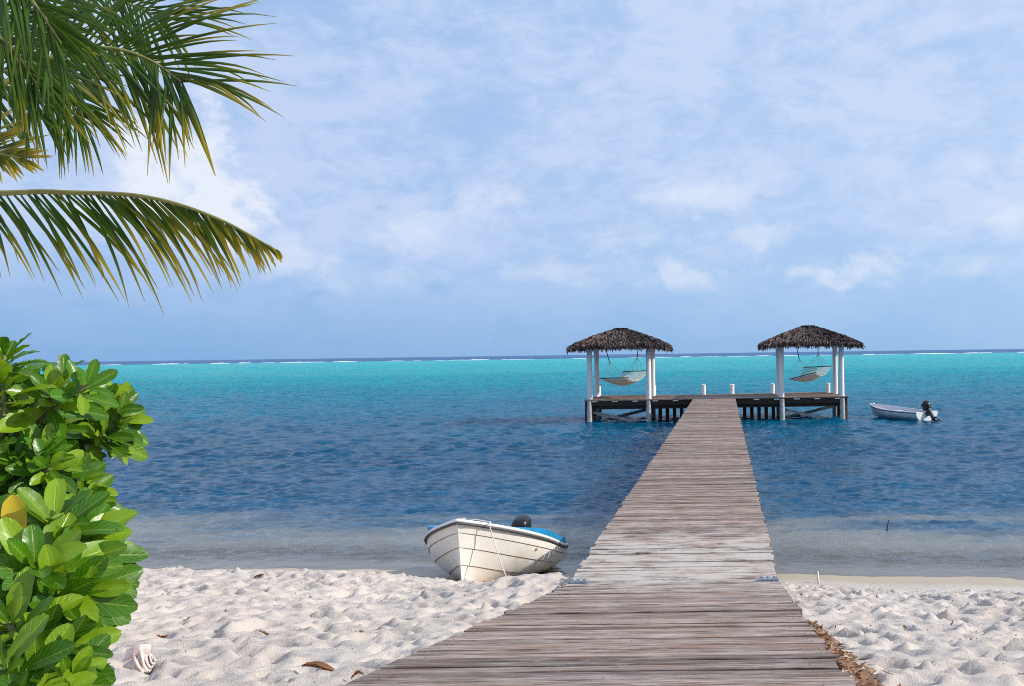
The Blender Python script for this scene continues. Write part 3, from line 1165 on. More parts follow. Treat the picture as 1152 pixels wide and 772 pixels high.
# ------------------------------------------------------------------ boats
def hull_fn(Lh, B, sheer, keel, bowp=2.4):
    def half_beam(s):
        if s > .38:
            return B * max(0.0, 1 - ((s - .38) / .62) ** bowp)
        return B * (.88 + .12 * math.sin(math.pi / 2 * s / .38))

    def pt(s, t, off=0.0):
        k, h = keel(s), sheer(s)
        w_ = min(1, max(0, (s - .45) / .55))
        w_ = w_ * w_ * (3 - 2 * w_)
        y_mid = 1 - (1 - t) ** 2.3
        z_mid = t ** 1.35
        y_bow = t ** .80
        z_bow = t
        yy = y_mid * (1 - w_) + y_bow * w_
        zz = z_mid * (1 - w_) + z_bow * w_
        b = half_beam(s)
        x = b * yy
        # bow rake: top further forward than foot
        yl = s * Lh - (1 - t) * .22 * (w_ ** 3)
        return Vector((max(0, x + off * (1 if x > 1e-4 else 0)), yl, k + (h - k) * zz))
    return half_beam, pt


def make_motor(parent, loc, tilt, scale=1.0):
    """outboard: the powerhead is the part, leg / propeller / tiller its sub-parts; local +y is forward"""
    mb = MB()
    S = Matrix.Diagonal((.15 * scale, .21 * scale, .17 * scale, 1))
    mb.blob(Matrix.Translation((0, -.10 * scale, .28 * scale)) @ Matrix.Rotation(R(-8), 4, 'X') @ S, 18, 12, .62)
    mb.blob(Matrix.Translation((0, -.10 * scale, .13 * scale)) @ Matrix.Diagonal((.125 * scale, .18 * scale, .05 * scale, 1)), 16, 8, .6)
    head = mb.build('outboard_motor', M_motor, parent, smooth=True, sharp=50)
    head.location = loc
    head.rotation_euler = (tilt, 0, 0)
    mb = MB()
    s = scale
    mb.box(-.055 * s, .055 * s, -.19 * s, -.04 * s, -.42 * s, .12 * s, bev=.02 * s)
    mb.box(-.09 * s, .09 * s, -.30 * s, .0, -.44 * s, -.42 * s, bev=.006 * s)
    mb.box(-.035 * s, .035 * s, -.20 * s, -.06 * s, -.66 * s, -.44 * s, bev=.015 * s)
    mb.blob(Matrix.Translation((0, -.13 * s, -.60 * s)) @ Matrix.Diagonal((.05 * s, .17 * s, .05 * s, 1)), 14, 10, 1.0)
    mb.box(-.008 * s, .008 * s, -.19 * s, -.07 * s, -.78 * s, -.63 * s)
    mb.build('drive_leg', M_motor_grey, head)
    mb = MB()
    mb.tube([(0, -.28 * s, -.60 * s), (0, -.36 * s, -.60 * s)], [.035 * s, .02 * s], 10)
    for k in range(3):
        a = 2 * math.pi * k / 3
        M = Matrix.Translation((0, -.31 * s, -.60 * s)) @ Matrix.Rotation(a, 4, 'Y') @ Matrix.Translation((0, 0, .075 * s)) @ Matrix.Rotation(R(35), 4, 'Z') @ Matrix.Diagonal((.045 * s, .006 * s, .065 * s, 1))
        mb.blob(M, 10, 6)
    mb.build('propeller', M_motor_grey, head, smooth=True)
    mb = MB()
    mb.box(-.10 * s, .10 * s, -.05 * s, .07 * s, -.16 * s, .03 * s, bev=.015 * s)
    mb.build('clamp_bracket', M_motor_grey, head)
    mb = MB()
    mb.tube([(-.02 * s, .04 * s, .14 * s), (-.06 * s, .30 * s, .20 * s), (-.07 * s, .42 * s, .23 * s), (-.08 * s, .62 * s, .28 * s)], [.022 * s, .02 * s, .026 * s, .026 * s], 8)
    mb.build('tiller', M_motor, head, smooth=True)
    return head


def make_boat(name, loc, fwd, pitch, heel, Lh, B, sheer, keel, mats, label, blue_trim, seats, motor, strakes):
    e = empty(name, loc)
    yaw = math.atan2(-fwd[0], fwd[1])
    e.rotation_euler = (Matrix.Rotation(yaw, 3, 'Z') @ Matrix.Rotation(pitch, 3, 'X') @ Matrix.Rotation(heel, 3, 'Y')).to_euler()
    tag(e, label, 'boat')
    hb, pt = hull_fn(Lh, B, sheer, keel)
    ns = 40
    mb = MB()
    lev = [0.0] + list(strakes) + [1.0]
    for sg in (-1, 1):
        for q in range(len(lev) - 1):
            t0, t1 = lev[q], lev[q + 1]
            m_ = 6
            for side_off in (0,):
                vs = []
                for i in range(ns + 1):
                    s = i / ns
                    for j in range(m_ + 1):
                        t = t0 + (t1 - t0) * j / m_
                        off = .013 * (1 - j / m_) if q > 0 else 0
                        p = pt(s, t, off)
                        vs.append((sg * p.x, p.y, p.z))
                fs = []
                for i in range(ns):
                    for j in range(m_):
                        a = i * (m_ + 1) + j
                        f = (a, a + 1, a + m_ + 2, a + m_ + 1)
                        fs.append(f if sg < 0 else f[::-1])
                mb.add(vs, fs, 0)
            if q > 0:     # the lapped edge of each strake
                vs = []
                for i in range(ns + 1):
                    s = i / ns
                    p, p2 = pt(s, t0, .013), pt(s, t0, .0005)
                    p3, p4 = pt(s, t0 - .009, .003), pt(s, t0 + .001, .0145)
                    vs += [(sg * p3.x, p3.y, p3.z), (sg * p4.x, p4.y, p4.z)]
                fs = [(2 * i, 2 * i + 1, 2 * i + 3, 2 * i + 2) if sg < 0 else (2 * i + 2, 2 * i + 3, 2 * i + 1, 2 * i) for i in range(ns)]
                mb.add(vs, fs, 1)
    # transom
    vs = [(-pt(0, j / 12).x, 0, pt(0, j / 12).z) for j in range(13)] + [(pt(0, j / 12).x, 0, pt(0, j / 12).z) for j in range(13)]
    mb.add(vs, [(j, j + 1, 13 + j + 1, 13 + j) for j in range(12)], 0)
    mb.add([(x_, y_ + .04, z_) for (x_, y_, z_) in vs], [(13 + j, 13 + j + 1, j + 1, j) for j in range(12)], 2)
    # inner skin
    for sg in (-1, 1):
        vs = []
        for i in range(ns + 1):
            s = .012 + .96 * i / ns
            for j in range(11):
                p = pt(s, .10 + .895 * j / 10)
                x_ = max(0, p.x - .035)
                vs.append((sg * x_, p.y, p.z + (.03 if j < 8 else 0)))
        fs = []
        for i in range(ns):
            for j in range(10):
                a = i * 11 + j
                f = (a, a + 11, a + 12, a + 1)
                fs.append(f if sg < 0 else f[::-1])
        mb.add(vs, fs, 2)
    # sole
    vs = []
    for i in range(ns + 1):
        s = .012 + .93 * i / ns
        p = pt(s, .22)
        vs += [(-p.x, p.y, p.z + .02), (p.x, p.y, p.z + .02)]
    mb.add(vs, [(2 * i, 2 * i + 1, 2 * i + 3, 2 * i + 2) for i in range(ns)], 2)
    mb.build('hull', [mats['hull'], M_hull_seam, mats['inside']], e, smooth=True, sharp=35)
    # gunwale rim with dark rubbing strip
    for (nm, o1, dz, rad, mt) in (('gunwale', .008, .0, .023, mats['rim']), ('rubbing_strip', .016, -.036, .017, M_rubber)):
        mb = MB()
        ptsL = []
        for i in range(0, ns + 1):
            s = i / ns
            p = pt(s, 1, o1 if s < .985 else 0)
            ptsL.append(Vector((-p.x, p.y + (.02 if s > .97 else 0), p.z + dz)))
        ptsR = [Vector((-p.x, p.y, p.z)) for p in ptsL[::-1]]
        mb.tube(ptsL + ptsR[1:], rad, 8)
        if nm == 'gunwale':
            mb.tube([ptsL[0], ptsR[-1]], rad, 8)
        mb.build(nm, mt, e, smooth=True, sharp=45)
    if blue_trim:
        mb = MB()
        for sg in (-1, 1):
            vs = []
            for i in range(25):
                s = .0 + .86 * i / 24
                p = pt(s, 1)
                h = (.21 if sg > 0 else .12) * min(1, (.86 - s) / .30 + .02)
                for (dx, z_) in ((-.01, .02), (-.015, h), (-.10, h + .004), (-.20, h - .02), (-.20, -.04)):
                    vs.append((sg * (p.x + dx), p.y, p.z + z_))
            fs = []
            for i in range(24):
                for j in range(4):
                    a = i * 5 + j
                    f = (a, a + 5, a + 6, a + 1)
                    fs.append(f if sg > 0 else f[::-1])
            mb.add(vs, fs)
        p = pt(0, 1)
        mb.box(-p.x + .02, p.x - .02, .0, .22, p.z + .0, p.z + .07, bev=.015)
        mb.build('side_deck', M_blue, e, smooth=True, sharp=35)
    for s in seats:
        mb = MB()
        p = pt(s, .78)
        mb.box(-p.x + .02, p.x - .02, p.y - .12, p.y + .12, p.z - .01, p.z + .025, bev=.008)
        mb.build('bench', mats['seat'], e)
    mb = MB()      # bow eye and mooring fitting
    p = pt(.93, 1)
    mb.tube([(-.05, p.y, p.z + .02), (-.05, p.y, p.z + .07), (.05, p.y, p.z + .07), (.05, p.y, p.z + .02)], .012, 8)
    mb.build('bow_cleat', M_steel, e)
    if motor:
        make_motor(e, *motor)
    return e, pt


bow_y = 13.35
boat, bpt = make_boat('skiff', (-3.27, 16.28, -0.20), (-.07, -1.0), R(9.0), R(1.5), 2.9, .89,
                      lambda s: .50 + .40 * max(0, (s - .12) / .88) ** 1.5,
                      lambda s: .0 + .03 * max(0, (s - .6) / .4) ** 2,
                      dict(hull=M_hull_cream, inside=M_interior, rim=M_rim_white, seat=M_seat),
                      'cream lapstrake motor skiff with blue side decks, beached bow first on the sand', True, (.30, .58),
                      ((-.06, -.02, .53), R(-14), .92), (.34, .60, .82))
dinghy, dpt = make_boat('dinghy', (9.3, 48.4, -0.10), (-.60, .80), R(1.5), R(0), 3.7, .82,
                        lambda s: .50 + .16 * max(0, (s - .3) / .7) ** 1.8,
                        lambda s: .0 + .12 * max(0, (s - .55) / .45) ** 2,
                        dict(hull=M_hull_grey, inside=M_interior, rim=M_rim_white, seat=M_interior),
                        'small grey-white dinghy with raised black outboard, afloat right of the platform', False, (.28, .6),
                        ((0.0, -.03, .50), R(-38), 1.08), (.62, .80))
C.view_layer.update()
# bow line of the beached skiff
Mw = boat.matrix_world
s0 = Mw @ (bpt(.93, 1) + Vector((-bpt(.93, 1).x, 0, .06)))
pr = bpt(.90, 1.0)
rail = Mw @ Vector((-pr.x - .05, pr.y, pr.z + .03))
mb = MB()
pts = []
dropz = ground_z(rail.x + .25, rail.y - .1) + .02
for i in range(17):
    f = i / 16
    pts.append(Vector((rail.x + .28 * f ** 1.3, rail.y - .10 - .07 * f + .03 * math.sin(6 * f), rail.z + (dropz - rail.z) * f)))
pts += [pts[-1] + Vector((.06, .02, .0)), pts[-1] + Vector((.13, -.02, .005)), pts[-1] + Vector((.19, .03, .0))]
mb.tube([s0, s0.lerp(rail, .5) + Vector((0, 0, .012)), rail] + pts, .008, 6)
mb.tube([s0 + Vector((math.cos(a) * .05, math.sin(a) * .05, -.03 + .004 * a)) for a in np.linspace(0, 12, 26)], .008, 6)
tag(mb.build('bow_line', M_rope, smooth=True), 'thin white rope hanging from the bow of the beached skiff', 'rope')


# ------------------------------------------------------------------ palm
def catmull(pts, n):
    pts = [Vector(p) for p in pts]
    pts = [pts[0] * 2 - pts[1]] + pts + [pts[-1] * 2 - pts[-2]]
    outp = []
    segs = len(pts) - 3
    for i in range(n + 1):
        u_ = i / n * segs
        k = min(segs - 1, int(u_))
        f = u_ - k
        a, b, c_, d = pts[k], pts[k + 1], pts[k + 2], pts[k + 3]
        outp.append(0.5 * ((2 * b) + (c_ - a) * f + (2 * a - 5 * b + 4 * c_ - d) * f * f + (3 * b - a - 3 * c_ + d) * f ** 3))
    return outp


CROWN = P(-165, 95, 7.0)
palm = empty('palm_tree', (CROWN.x - .35, CROWN.y + .1, ground_z(CROWN.x - .35, CROWN.y)))
tag(palm, 'coconut palm leaning in from the left, its yellow-tipped fronds across the sky', 'palm tree')
mb = MB()
g0 = palm.location.copy()
mb.tube(catmull([g0 + Vector((0, 0, -.3)), g0 + Vector((-.05, 0, 1.0)), CROWN + Vector((-.15, 0, -.9)), CROWN + Vector((0, 0, .05))], 30),
        [.19 - .005 * i * .6 + .01 * (i % 2) for i in range(31)], 14)
part(mb, 'trunk', M_trunk, palm, smooth=True)


def frond(ctrl, lmax, seed, droop=.9, yellow=.0, endcut=.5, sides=(-1, 1), up=None, ang0=62, ang1=18, npair=62, spread=1.0, start=.12):
    r = random.Random(seed)
    pts = catmull(ctrl, npair)
    n = len(pts)
    mb = MB()
    for i in range(n):
        f = i / (n - 1)
        if f < start:
            continue
        t = (pts[min(i + 1, n - 1)] - pts[max(0, i - 1)]).normalized()
        upv = up if up is not None else Vector((0, 0, 1))
        sv = t.cross(upv)
        if sv.length < .05:
            sv = t.cross(Vector((0, -1, 0)))
        sv.normalize()
        nv = sv.cross(t).normalized()
        prof = min(1, .55 + 1.8 * (f - start)) * (1 - max(0, (f - .4) / .6) ** 1.7 * endcut)
        for sg in sides:
            if r.random() < .08:
                continue
            L_ = lmax * prof * (r.uniform(.80, 1.12) if r.random() < .8 else r.uniform(.5, .8))
            ang = R(ang0 + (ang1 - ang0) * f ** 1.4 + r.uniform(-11, 11))
            d = (t * math.cos(ang) + sv * sg * math.sin(ang) * spread + nv * r.uniform(.02, .28)).normalized()
            ww = .0120 * (0.75 + .35 * prof) * r.uniform(.85, 1.1)
            p = pts[i].copy()
            segs = 7
            dd = droop * r.uniform(.6, 1.5) * (1.8 if r.random() < .07 else 1)
            vs, fs, at = [], [], []
            ytip = r.uniform(-.15, .25) + yellow * (0.25 + .9 * f)
            for j in range(segs + 1):
                q = j / segs
                wj = ww * (.45 + 1.5 * q if q < .35 else 1 * (1 - ((q - .35) / .65) ** 1.8)) + .0012
                side = d.cross(nv)
                if side.length < .05:
                    side = d.cross(Vector((0, 1, 0)))
                side.normalize()
                nn = side.cross(d).normalized()
                vs += [p - side * wj - nn * wj * .4, p + nn * wj * .15, p + side * wj - nn * wj * .4]
                tt = min(1, max(0, ytip + max(0, q - .45) * (.9 + yellow)))
                at += [tt, tt, tt]
                d = (d + Vector((0, 0, -1)) * dd / segs * (.35 + 1.1 * q)).normalized()
                p = p + d * (L_ / segs)
            for j in range(segs):
                a = j * 3
                fs += [(a, a + 1, a + 4, a + 3), (a + 1, a + 2, a + 5, a + 4)]
            mb.add(vs, fs, a=at)
    fo = part(mb, 'frond', M_frond, palm, attr='tone')
    mb = MB()
    mb.tube(pts, [.021 * (1 - .85 * i / (n - 1)) + .003 for i in range(n)], 8)
    rb = mb.build('frond_rib', M_rachis, fo, smooth=True)
    return fo


C0 = CROWN
# lower frond, seen edge on, leaflets hanging
FACE = Vector((0, -.93, .36))
frond([C0 + Vector((.05, -.1, -.15)), P(-60, 208, 6.9), P(60, 216, 6.8), P(160, 221, 6.7), P(240, 244, 6.6), P(310, 281, 6.5)], .90, 1, .48, .48, .90, sides=(1, 1), up=Vector((0, -1, -.15)), ang0=54, ang1=8, npair=78)
# main upper frond arching right
frond([C0, P(-30, 105, 7.2), P(50, 68, 7.3), P(115, 54, 7.3), P(165, 66, 7.3), P(204, 92, 7.2)], 1.08, 2, .40, .26, .18, up=FACE, ang0=76, ang1=20, npair=86)
# high frond reaching right beyond the top edge
frond([C0 + Vector((0, .1, .2)), P(-20, 20, 7.8), P(60, -8, 7.9), P(130, 0, 7.9), P(185, 22, 7.8)], 1.06, 3, .30, .16, .22, up=FACE, ang0=66, ang1=22, npair=60)
# near frond hanging from the top left, dark
frond([C0 + Vector((.1, -.2, .3)), P(-90, -50, 6.0), P(-30, -40, 5.7), P(30, -5, 5.6), P(70, 50, 5.6)], .80, 4, .35, .0, up=FACE, ang0=58, ang1=16, npair=60)
frond([C0 + Vector((0, -.1, .1)), P(-100, 40, 6.4), P(-40, 25, 6.2), P(10, 50, 6.1), P(45, 100, 6.1)], .85, 7, .45, .10, up=FACE, ang0=60, ang1=16, npair=56)
# small low frond at the left edge, yellowish
frond([C0 + Vector((.05, -.15, -.1)), P(-80, 150, 6.3), P(-40, 165, 6.2), P(-5, 172, 6.15), P(24, 178, 6.1)], .42, 5, .12, .6, up=FACE, ang0=50, ang1=15, npair=40)
# frond behind
frond([C0 + Vector((0, .2, 0)), P(-70, 85, 7.9), P(0, 80, 8.0), P(55, 92, 8.0), P(90, 128, 8.0)], .95, 6, .75, .12, up=FACE, ang0=66, ang1=22, npair=60)
# the far side of the crown
for k, (dx, dy, dz) in enumerate(((-2.3, .6, .2), (-1.4, 2.0, .5), (-1.2, -2.0, .4), (-1.6, -.5, 1.3))):
    tipp = C0 + Vector((dx, dy, dz - .6))
    frond([C0, C0 + Vector((dx * .35, dy * .35, .45 + dz * .4)), C0 + Vector((dx * .75, dy * .75, dz * .4 + .35)), tipp], .8, 20 + k, .9, .1, npair=44)


# ------------------------------------------------------------------ shrub
def make_shrub():
    e = empty('shrub', (-1.65, 2.05, ground_z(-1.65, 2.05)))
    tag(e, 'bright green shrub of broad glossy leaves filling the lower left corner', 'shrub')
    r = random.Random(17)
    mb, st = MB(), MB()
    across, along = [], []

    def leaf(base, d, nrm, L_, W_, curl, tone, tgt=None):
        tgt = tgt or mb
        d = d.normalized()
        side = d.cross(nrm).normalized()
        nn = side.cross(d).normalized()
        segs = 9
        vs, fs, at = [], [], []
        p = base.copy()
        bend = r.uniform(-.12, .12)
        for j in range(segs + 1):
            q = j / segs
            # obovate: narrow foot, widest at two thirds, rounded tip
            wq = W_ * (.13 + .87 * math.sin(math.pi / 2 * q / .66) ** 1.5) if q < .66 else W_ * max(.08, 1 - ((q - .66) / .345) ** 2.4) ** .6
            fold = .20 + .12 * math.sin(q * 3)
            for k in (-1, -.5, 0, .5, 1):
                vs.append(p + side * (wq * k) + nn * (abs(k) ** 1.3 * wq * fold + .0015 * math.sin(q * 22) * abs(k)))
                at.append(min(1, max(0, tone + (.15 if k == 0 else 0) + .1 * (1 - q))))
                if tgt is mb:
                    across.append(k)
                    along.append(q)
            p = p + d * (L_ / segs)
            d = (d - nn * curl / segs + side * bend / segs).normalized()
            nn = side.cross(d).normalized()
        for j in range(segs):
            for k in range(4):
                a = j * 5 + k
                fs.append((a, a + 1, a + 6, a + 5))
        tgt.add(vs, fs, a=at)

    def rosette(c, axis, size, nl):
        axis = axis.normalized()
        s1 = axis.orthogonal().normalized()
        s2 = axis.cross(s1).normalized()
        for i in range(nl):
            f = i / nl
            ph = i * 2.399 + r.uniform(-.25, .25)
            open_ = R(18 + 62 * (1 - f) ** .8 + r.uniform(-8, 8))
            rad = s1 * math.cos(ph) + s2 * math.sin(ph)
            d = axis * math.cos(open_) + rad * math.sin(open_)
            nrm = axis * math.sin(open_) - rad * math.cos(open_)
            L_ = size * (1.0 - .45 * f) * r.uniform(.85, 1.12)
            leaf(c - axis * (.045 * (1 - f)), d, nrm, L_, L_ * r.uniform(.155, .20), r.uniform(-.1, .8), r.uniform(-.1, .95))
        root = Vector((min(-1.75, c.x - .25) + r.uniform(-.1, .1), 2.1 + r.uniform(-.1, .2), max(2.0, c.z - .22)))
        mid = c - Vector((abs(axis.x) + .1, axis.y * .5, max(.15, axis.z))) * .11
        st.tube(catmull([root, root.lerp(mid, .6) + Vector((0, 0, -.04)), mid, c], 10), [.009 - .0005 * i for i in range(11)], 6)

    # (px, py, Z, leaf length, axis x, axis y, axis z): heads that make the outline, then the fill
    heads = [(4, 432, 2.0, .13, .1, -.3, 1), (40, 428, 2.5, .10, .15, -.2, 1), (70, 425, 2.5, .11, .25, -.2, 1), (92, 440, 2.55, .11, .4, -.3, 1),
             (60, 470, 2.2, .11, .3, -.7, .8), (25, 470, 2.1, .11, .0, -.7, .8), (105, 482, 2.3, .14, 1, -.25, .42), (118, 490, 2.25, .13, 1, -.5, .1),
             (100, 470, 2.4, .10, .7, -.4, .8), (75, 505, 2.3, .10, .5, -.7, .5), (45, 510, 2.2, .10, .1, -.8, .6), (10, 520, 2.0, .11, -.1, -.8, .6),
             (88, 530, 2.3, .08, .7, -.4, .2), (95, 610, 1.9, .15, 1, -.35, .55), (85, 635, 1.85, .17, .8, -.6, .5), (105, 640, 1.95, .14, 1, -.4, .25),
             (60, 590, 1.85, .15, .3, -.6, .9), (50, 640, 1.75, .15, .5, -.75, .5), (100, 665, 1.8, .14, 1, -.5, .0), (75, 672, 1.75, .14, .8, -.8, .0),
             (20, 625, 1.8, .10, -.1, -.8, .5), (8, 650, 1.75, .11, -.2, -.8, .4), (60, 715, 1.7, .12, .7, -.7, .3), (85, 730, 1.7, .12, .9, -.6, .05),
             (20, 700, 1.65, .12, .0, -.8, .6), (50, 760, 1.6, .11, .4, -.8, .4), (5, 745, 1.55, .12, -.1, -.8, .5), (90, 765, 1.65, .10, .8, -.6, .2),
             (25, 790, 1.55, .12, .1, -.8, .6), (70, 800, 1.6, .11, .6, -.7, .4), (15, 560, 2.0, .10, -.1, -.7, .6), (70, 560, 2.2, .11, .6, -.4, .6),
             (110, 600, 2.05, .13, 1, -.1, .7), (40, 545, 2.25, .10, .2, -.5, .8), (100, 700, 1.85, .11, 1, -.4, -.1), (-20, 480, 2.0, .12, 0, -.5, .9),
             (-15, 600, 1.9, .12, 0, -.6, .8), (-15, 700, 1.7, .12, 0, -.6, .8), (5, 400, 2.05, .11, .1, -.1, 1)]
    for (px, py, Zd, sz, ax, ay, azz) in heads:
        rosette(P(px - (10 if py > 590 else 0), py, Zd), Vector((ax, ay, azz + .25)), sz * .92, r.randint(12, 16))
    for _ in range(34):
        py = r.uniform(425, 560)
        px = r.uniform(-30, 104 if py < 500 else 78)
        rosette(P(px, py, r.uniform(2.0, 2.35)), Vector((.15 + px / 160, r.uniform(-.8, -.2), r.uniform(.3, 1))), r.uniform(.075, .11), r.randint(10, 13))
    for (px, py) in ((92, 556), (100, 572), (84, 540), (70, 552)):
        rosette(P(px, py, 2.1), Vector((.8, -.4, .5)), .10, 12)
    for (px, py) in ((128, 462), (122, 478), (112, 458), (132, 474)):
        rosette(P(px, py, 2.3), Vector((1, -.3, .35)), .115, 11)
    # deeper heads behind
    for _ in range(70):
        py = r.uniform(440, 800)
        px = r.uniform(-60, 62 if 505 < py < 590 else 80)
        rosette(P(px, py, r.uniform(2.1, 2.7)), Vector((r.uniform(-.4, .7), r.uniform(-.8, .2), r.uniform(.2, 1))), r.uniform(.075, .115), r.randint(10, 13))
    par = e
    fol = part(mb, 'foliage', M_leaf, par, smooth=True, attr='tone')
    for nm, vals in (('across', across), ('along', along)):
        fol.data.attributes.new(nm, 'FLOAT', 'POINT').data.foreach_set('value', np.array(vals, dtype=np.float32))
    part(st, 'stems', M_stem, par, smooth=True)
    yl = MB()
    leaf(P(22, 622, 1.80), Vector((-.05, -.1, 1)), Vector((.4, -1, 0)), .10, .019, .3, .2, yl)
    y1 = part(yl, 'yellow_leaf', M_yellow_leaf, par, smooth=True, attr='tone')
    tag(y1, 'withered yellow leaf')
    yl = MB()
    leaf(P(24, 585, 1.80), Vector((.15, -.1, -1)), Vector((.2, -1, .2)), .075, .016, .2, .2, yl)
    y2 = part(yl, 'yellow_leaf', M_yellow_leaf, par, smooth=True, attr='tone')
    tag(y2, 'withered yellow leaf')


make_shrub()


# ------------------------------------------------------------------ small things on the sand
def on_sand(px, py, dz=0.0):
    """where the line of sight through a photo pixel meets the sand"""
    lo = None
    for Z in np.arange(2.5, 20, .01):
        p = P(px, py, Z)
        if p.z <= ground_z(p.x, p.y) + dz:
            return p
    return P(px, py, 15)


def make_shell():
    p = on_sand(163, 752)
    e = empty('conch_shell', (p.x, p.y, p.z + .035), (R(20), R(12), R(25)))
    tag(e, 'pale pink conch shell lying on the sand beside the shrub', 'shell')
    m_out = simple('conch_outside', (0.72, 0.60, 0.54), 0.6, 0.25, 18, 0.4, 0.3, dirt=((0.30, 0.17, 0.10), .8))
    m_lip = simple('conch_lip', (0.82, 0.66, 0.62), 0.35, 0.12, 12, 0.1, 0.5)
    mb = MB()
    seg, turns = 18, 5.0
    N = 90
    rings = []
    for i in range(N + 1):
        f = i / N
        a = turns * 2 * math.pi * f
        rad = .082 * (1 - f) ** 1.25 + .003
        c = Vector((math.cos(a) * rad * .55, math.sin(a) * rad * .55, -.02 + .12 * f))
        knob = 1 + .22 * max(0, math.sin(a * 3.5)) ** 4
        rings.append([c + Vector((math.cos(a + math.pi * 2 * k / seg) * rad * (knob if k < 3 or k > 15 else 1), math.sin(a + math.pi * 2 * k / seg) * rad * (knob if k < 3 or k > 15 else 1), math.sin(math.pi * 2 * k / seg) * rad * .35)) for k in range(seg)])
    vs = [q for rg in rings for q in rg]
    fs = [(i * seg + k, i * seg + (k + 1) % seg, (i + 1) * seg + (k + 1) % seg, (i + 1) * seg + k) for i in range(N) for k in range(seg)]
    mb.add(vs, fs)
    # body tapering to the canal
    mb.tube([(0, 0, .0), (.005, 0, -.05), (.012, 0, -.10), (.02, 0, -.15)], [.075, .062, .035, .010], 16)
    b = mb.build('whorls', m_out, e, smooth=True)
    mb = MB()
    vs = []
    for i in range(13):
        f = i / 12
        zc = .05 - .20 * f
        wid = .075 * math.sin(math.pi * min(1, f * .9 + .08)) + .02
        for j in range(7):
            q = j / 6
            vs.append((.05 + wid * q, -.03 - .05 * q ** 2 + .004 * math.sin(i * 2.2), zc + .012 * math.sin(i * 1.7) * q + .03 * q))
    fs = [(i * 7 + j, i * 7 + j + 1, i * 7 + j + 8, i * 7 + j + 7) for i in range(12) for j in range(6)]
    mb.add(vs, fs)
    mb.add([(x_ , y_ - .007, z_) for (x_, y_, z_) in vs], [f[::-1] for f in fs])
    mb.build('flared_lip', m_lip, e, smooth=True)
    e.rotation_euler = (Matrix.Rotation(R(12), 3, 'Z') @ Matrix.Rotation(R(78), 3, 'Y') @ Matrix.Rotation(R(-130), 3, 'Z')).to_euler()
    e.scale = (.70, .70, .70)


make_shell()


def dry_leaf(px, py, L_, W_, ang, label, seed, roll=.8):
    r = random.Random(seed)
    p = on_sand(px, py)
    mb = MB()
    n = 9
    vs, at = [], []
    for i in range(n + 1):
        q = i / n
        wq = W_ * math.sin(math.pi * (.06 + .9 * q)) ** .8
        for k in (-1, -.5, 0, .5, 1):
            th = k * roll * 1.3
            vs.append((L_ * (q - .5), math.sin(th) / 1.3 * wq, .012 + (1 - math.cos(th)) * wq * .9 + .02 * math.sin(q * 3 + seed) + .004 * r.uniform(-1, 1)))
            at.append(r.uniform(0, .6) + .3 * (k == 0))
    fs = [(i * 5 + k, i * 5 + k + 1, i * 5 + k + 6, i * 5 + k + 5) for i in range(n) for k in range(4)]
    mb.add(vs, fs, a=at)
    mb.add([(x_, y_, z_ - .004) for (x_, y_, z_) in vs], [f[::-1] for f in fs], a=at)
    o = mb.build('dry_leaf', M_dry, smooth=True, attr='tone')
    o.location = (p.x, p.y, p.z + .005)
    o.rotation_euler = (0, 0, ang)
    tag(o, label, 'dead leaf', 'dead leaves lying on the sand')


dry_leaf(360, 757, .20, .035, R(-6), 'large curled red-brown dead leaf on the sand by the near end of the ramp', 1, .9)
dry_leaf(299, 715, .085, .022, R(5), 'small reddish dead leaf on open sand, midway between shrub and ramp', 2)
dry_leaf(183, 717, .07, .025, R(30), 'small pinkish-brown dead leaf on the sand above the conch shell', 3)
dry_leaf(210, 698, .06, .016, R(-12), 'tiny dark dead leaf farther up the sand beyond the conch shell', 4)
dry_leaf(291, 650, .14, .03, R(-15), 'dark dead leaf on the sand crest at the water edge left of the skiff', 5)
dry_leaf(402, 765, .06, .02, R(20), 'small black-brown dead leaf touching the left edge of the ramp', 6)


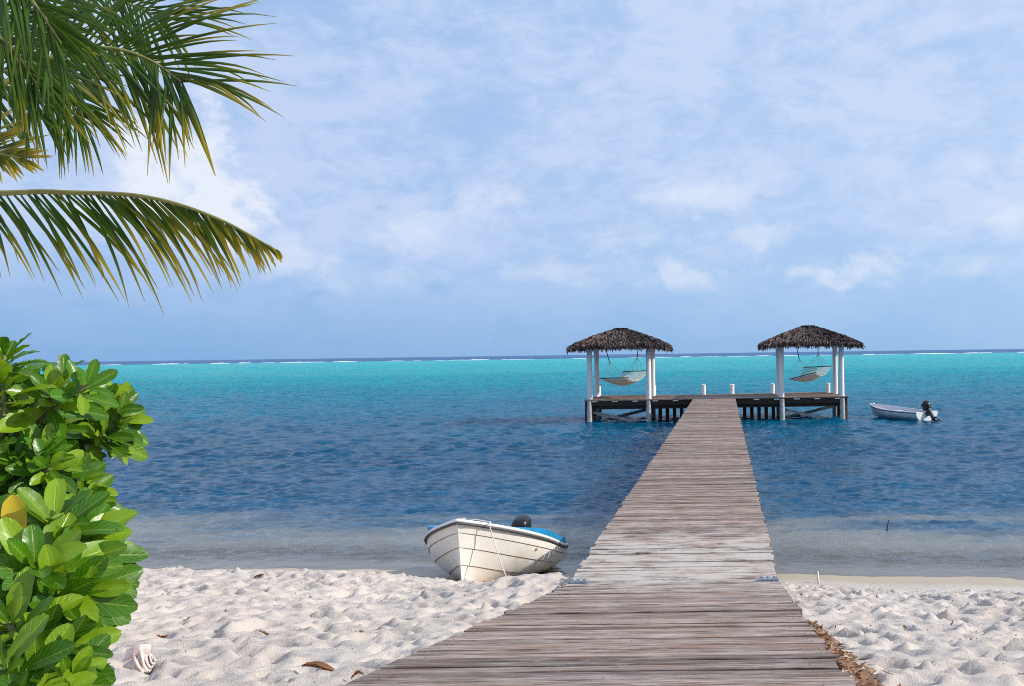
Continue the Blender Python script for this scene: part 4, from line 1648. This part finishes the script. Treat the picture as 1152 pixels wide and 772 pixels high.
def litter():
    r = random.Random(9)
    mb = MB()
    for _ in range(560):
        f = r.random() ** .8
        y = 3.8 + 2.7 * (1 - f) + r.uniform(-.1, .1)
        wid = .02 + .085 * f
        x = PXC + HW + .03 + abs(r.gauss(0, 1)) * wid * .75
        z = ramp_z(y) - .035 + r.uniform(0, .045) * (1 - min(1, (x - PXC - HW) / .4))
        L_ = r.uniform(.010, .036)
        W_ = L_ * r.uniform(.25, .5)
        M = Matrix.Translation((x, y, z)) @ Euler((r.uniform(-.6, .6), r.uniform(-.6, .6), r.uniform(0, 6.3))).to_matrix().to_4x4()
        c = r.uniform(-.4, .6)
        vs = [M @ Vector(q) for q in ((-L_, 0, 0), (-L_ * .3, -W_, c * W_), (L_ * .5, -W_ * .8, c * W_), (L_, 0, .2 * c * L_), (L_ * .5, W_ * .8, c * W_), (-L_ * .3, W_, c * W_))]
        mb.add(vs, [(0, 1, 2, 3), (0, 3, 4, 5)], a=r.uniform(0, 1))
    tag(mb.build('leaf_litter', M_dry, attr='tone'), 'drift of small brown dead leaves along the right edge of the ramp', 'leaf litter', kind='stuff')


litter()

# bleached stick at the wet edge, right of the hinge
a = on_sand(922, 657)
mb = MB()
b_ = P(919.5, 643, a.y + .12)
mb.tube([a + Vector((0, 0, -.02)), a.lerp(b_, .35) + Vector((-.012, 0, 0)), a.lerp(b_, .7), b_], [.018, .017, .015, .014], 8)
tag(mb.build('bleached_stick', simple('bleached_wood', (.62, .57, .52), .8, .15, 12, .2), smooth=True), 'short bleached stick planted in the wet sand right of the pier', 'stick')
# thin stake in the shallows
mb = MB()
a = P(997, 600, 19.0)
a.z = -.25
mb.tube([a, Vector((a.x + .02, a.y, .06)), Vector((a.x + .05, a.y, .19))], [.014, .012, .009], 8)
tag(mb.build('stake', simple('dark_stake_wood', (.03, .028, .03), .8, .2, 12), smooth=True), 'thin dark stake sticking up out of the shallow water on the right', 'stake')


def debris():
    r = random.Random(31)
    mb = MB()
    for _ in range(1500):
        x, y = r.uniform(-8.5, 6.2), r.uniform(3.2, 14.5)
        if abs(x - PXC) < HW + .1:
            continue
        sz = r.uniform(.002, .006) * (2.2 if r.random() < .06 else 1)
        zz = ground_z(x, y) + r.uniform(-.01, .03)
        M = Matrix.Translation((x, y, zz)) @ Euler((r.uniform(0, 6), r.uniform(0, 6), r.uniform(0, 6))).to_matrix().to_4x4() @ Matrix.Diagonal((sz * r.uniform(1, 2.4), sz, sz * .6, 1))
        mb.a = r.uniform(0, 1)
        mb.blob(M, 6, 4)
    tag(mb.build('beach_debris', M_dry, attr='tone'), 'tiny dark bits of seaweed and shell scattered over the sand', 'debris', kind='stuff')


debris()
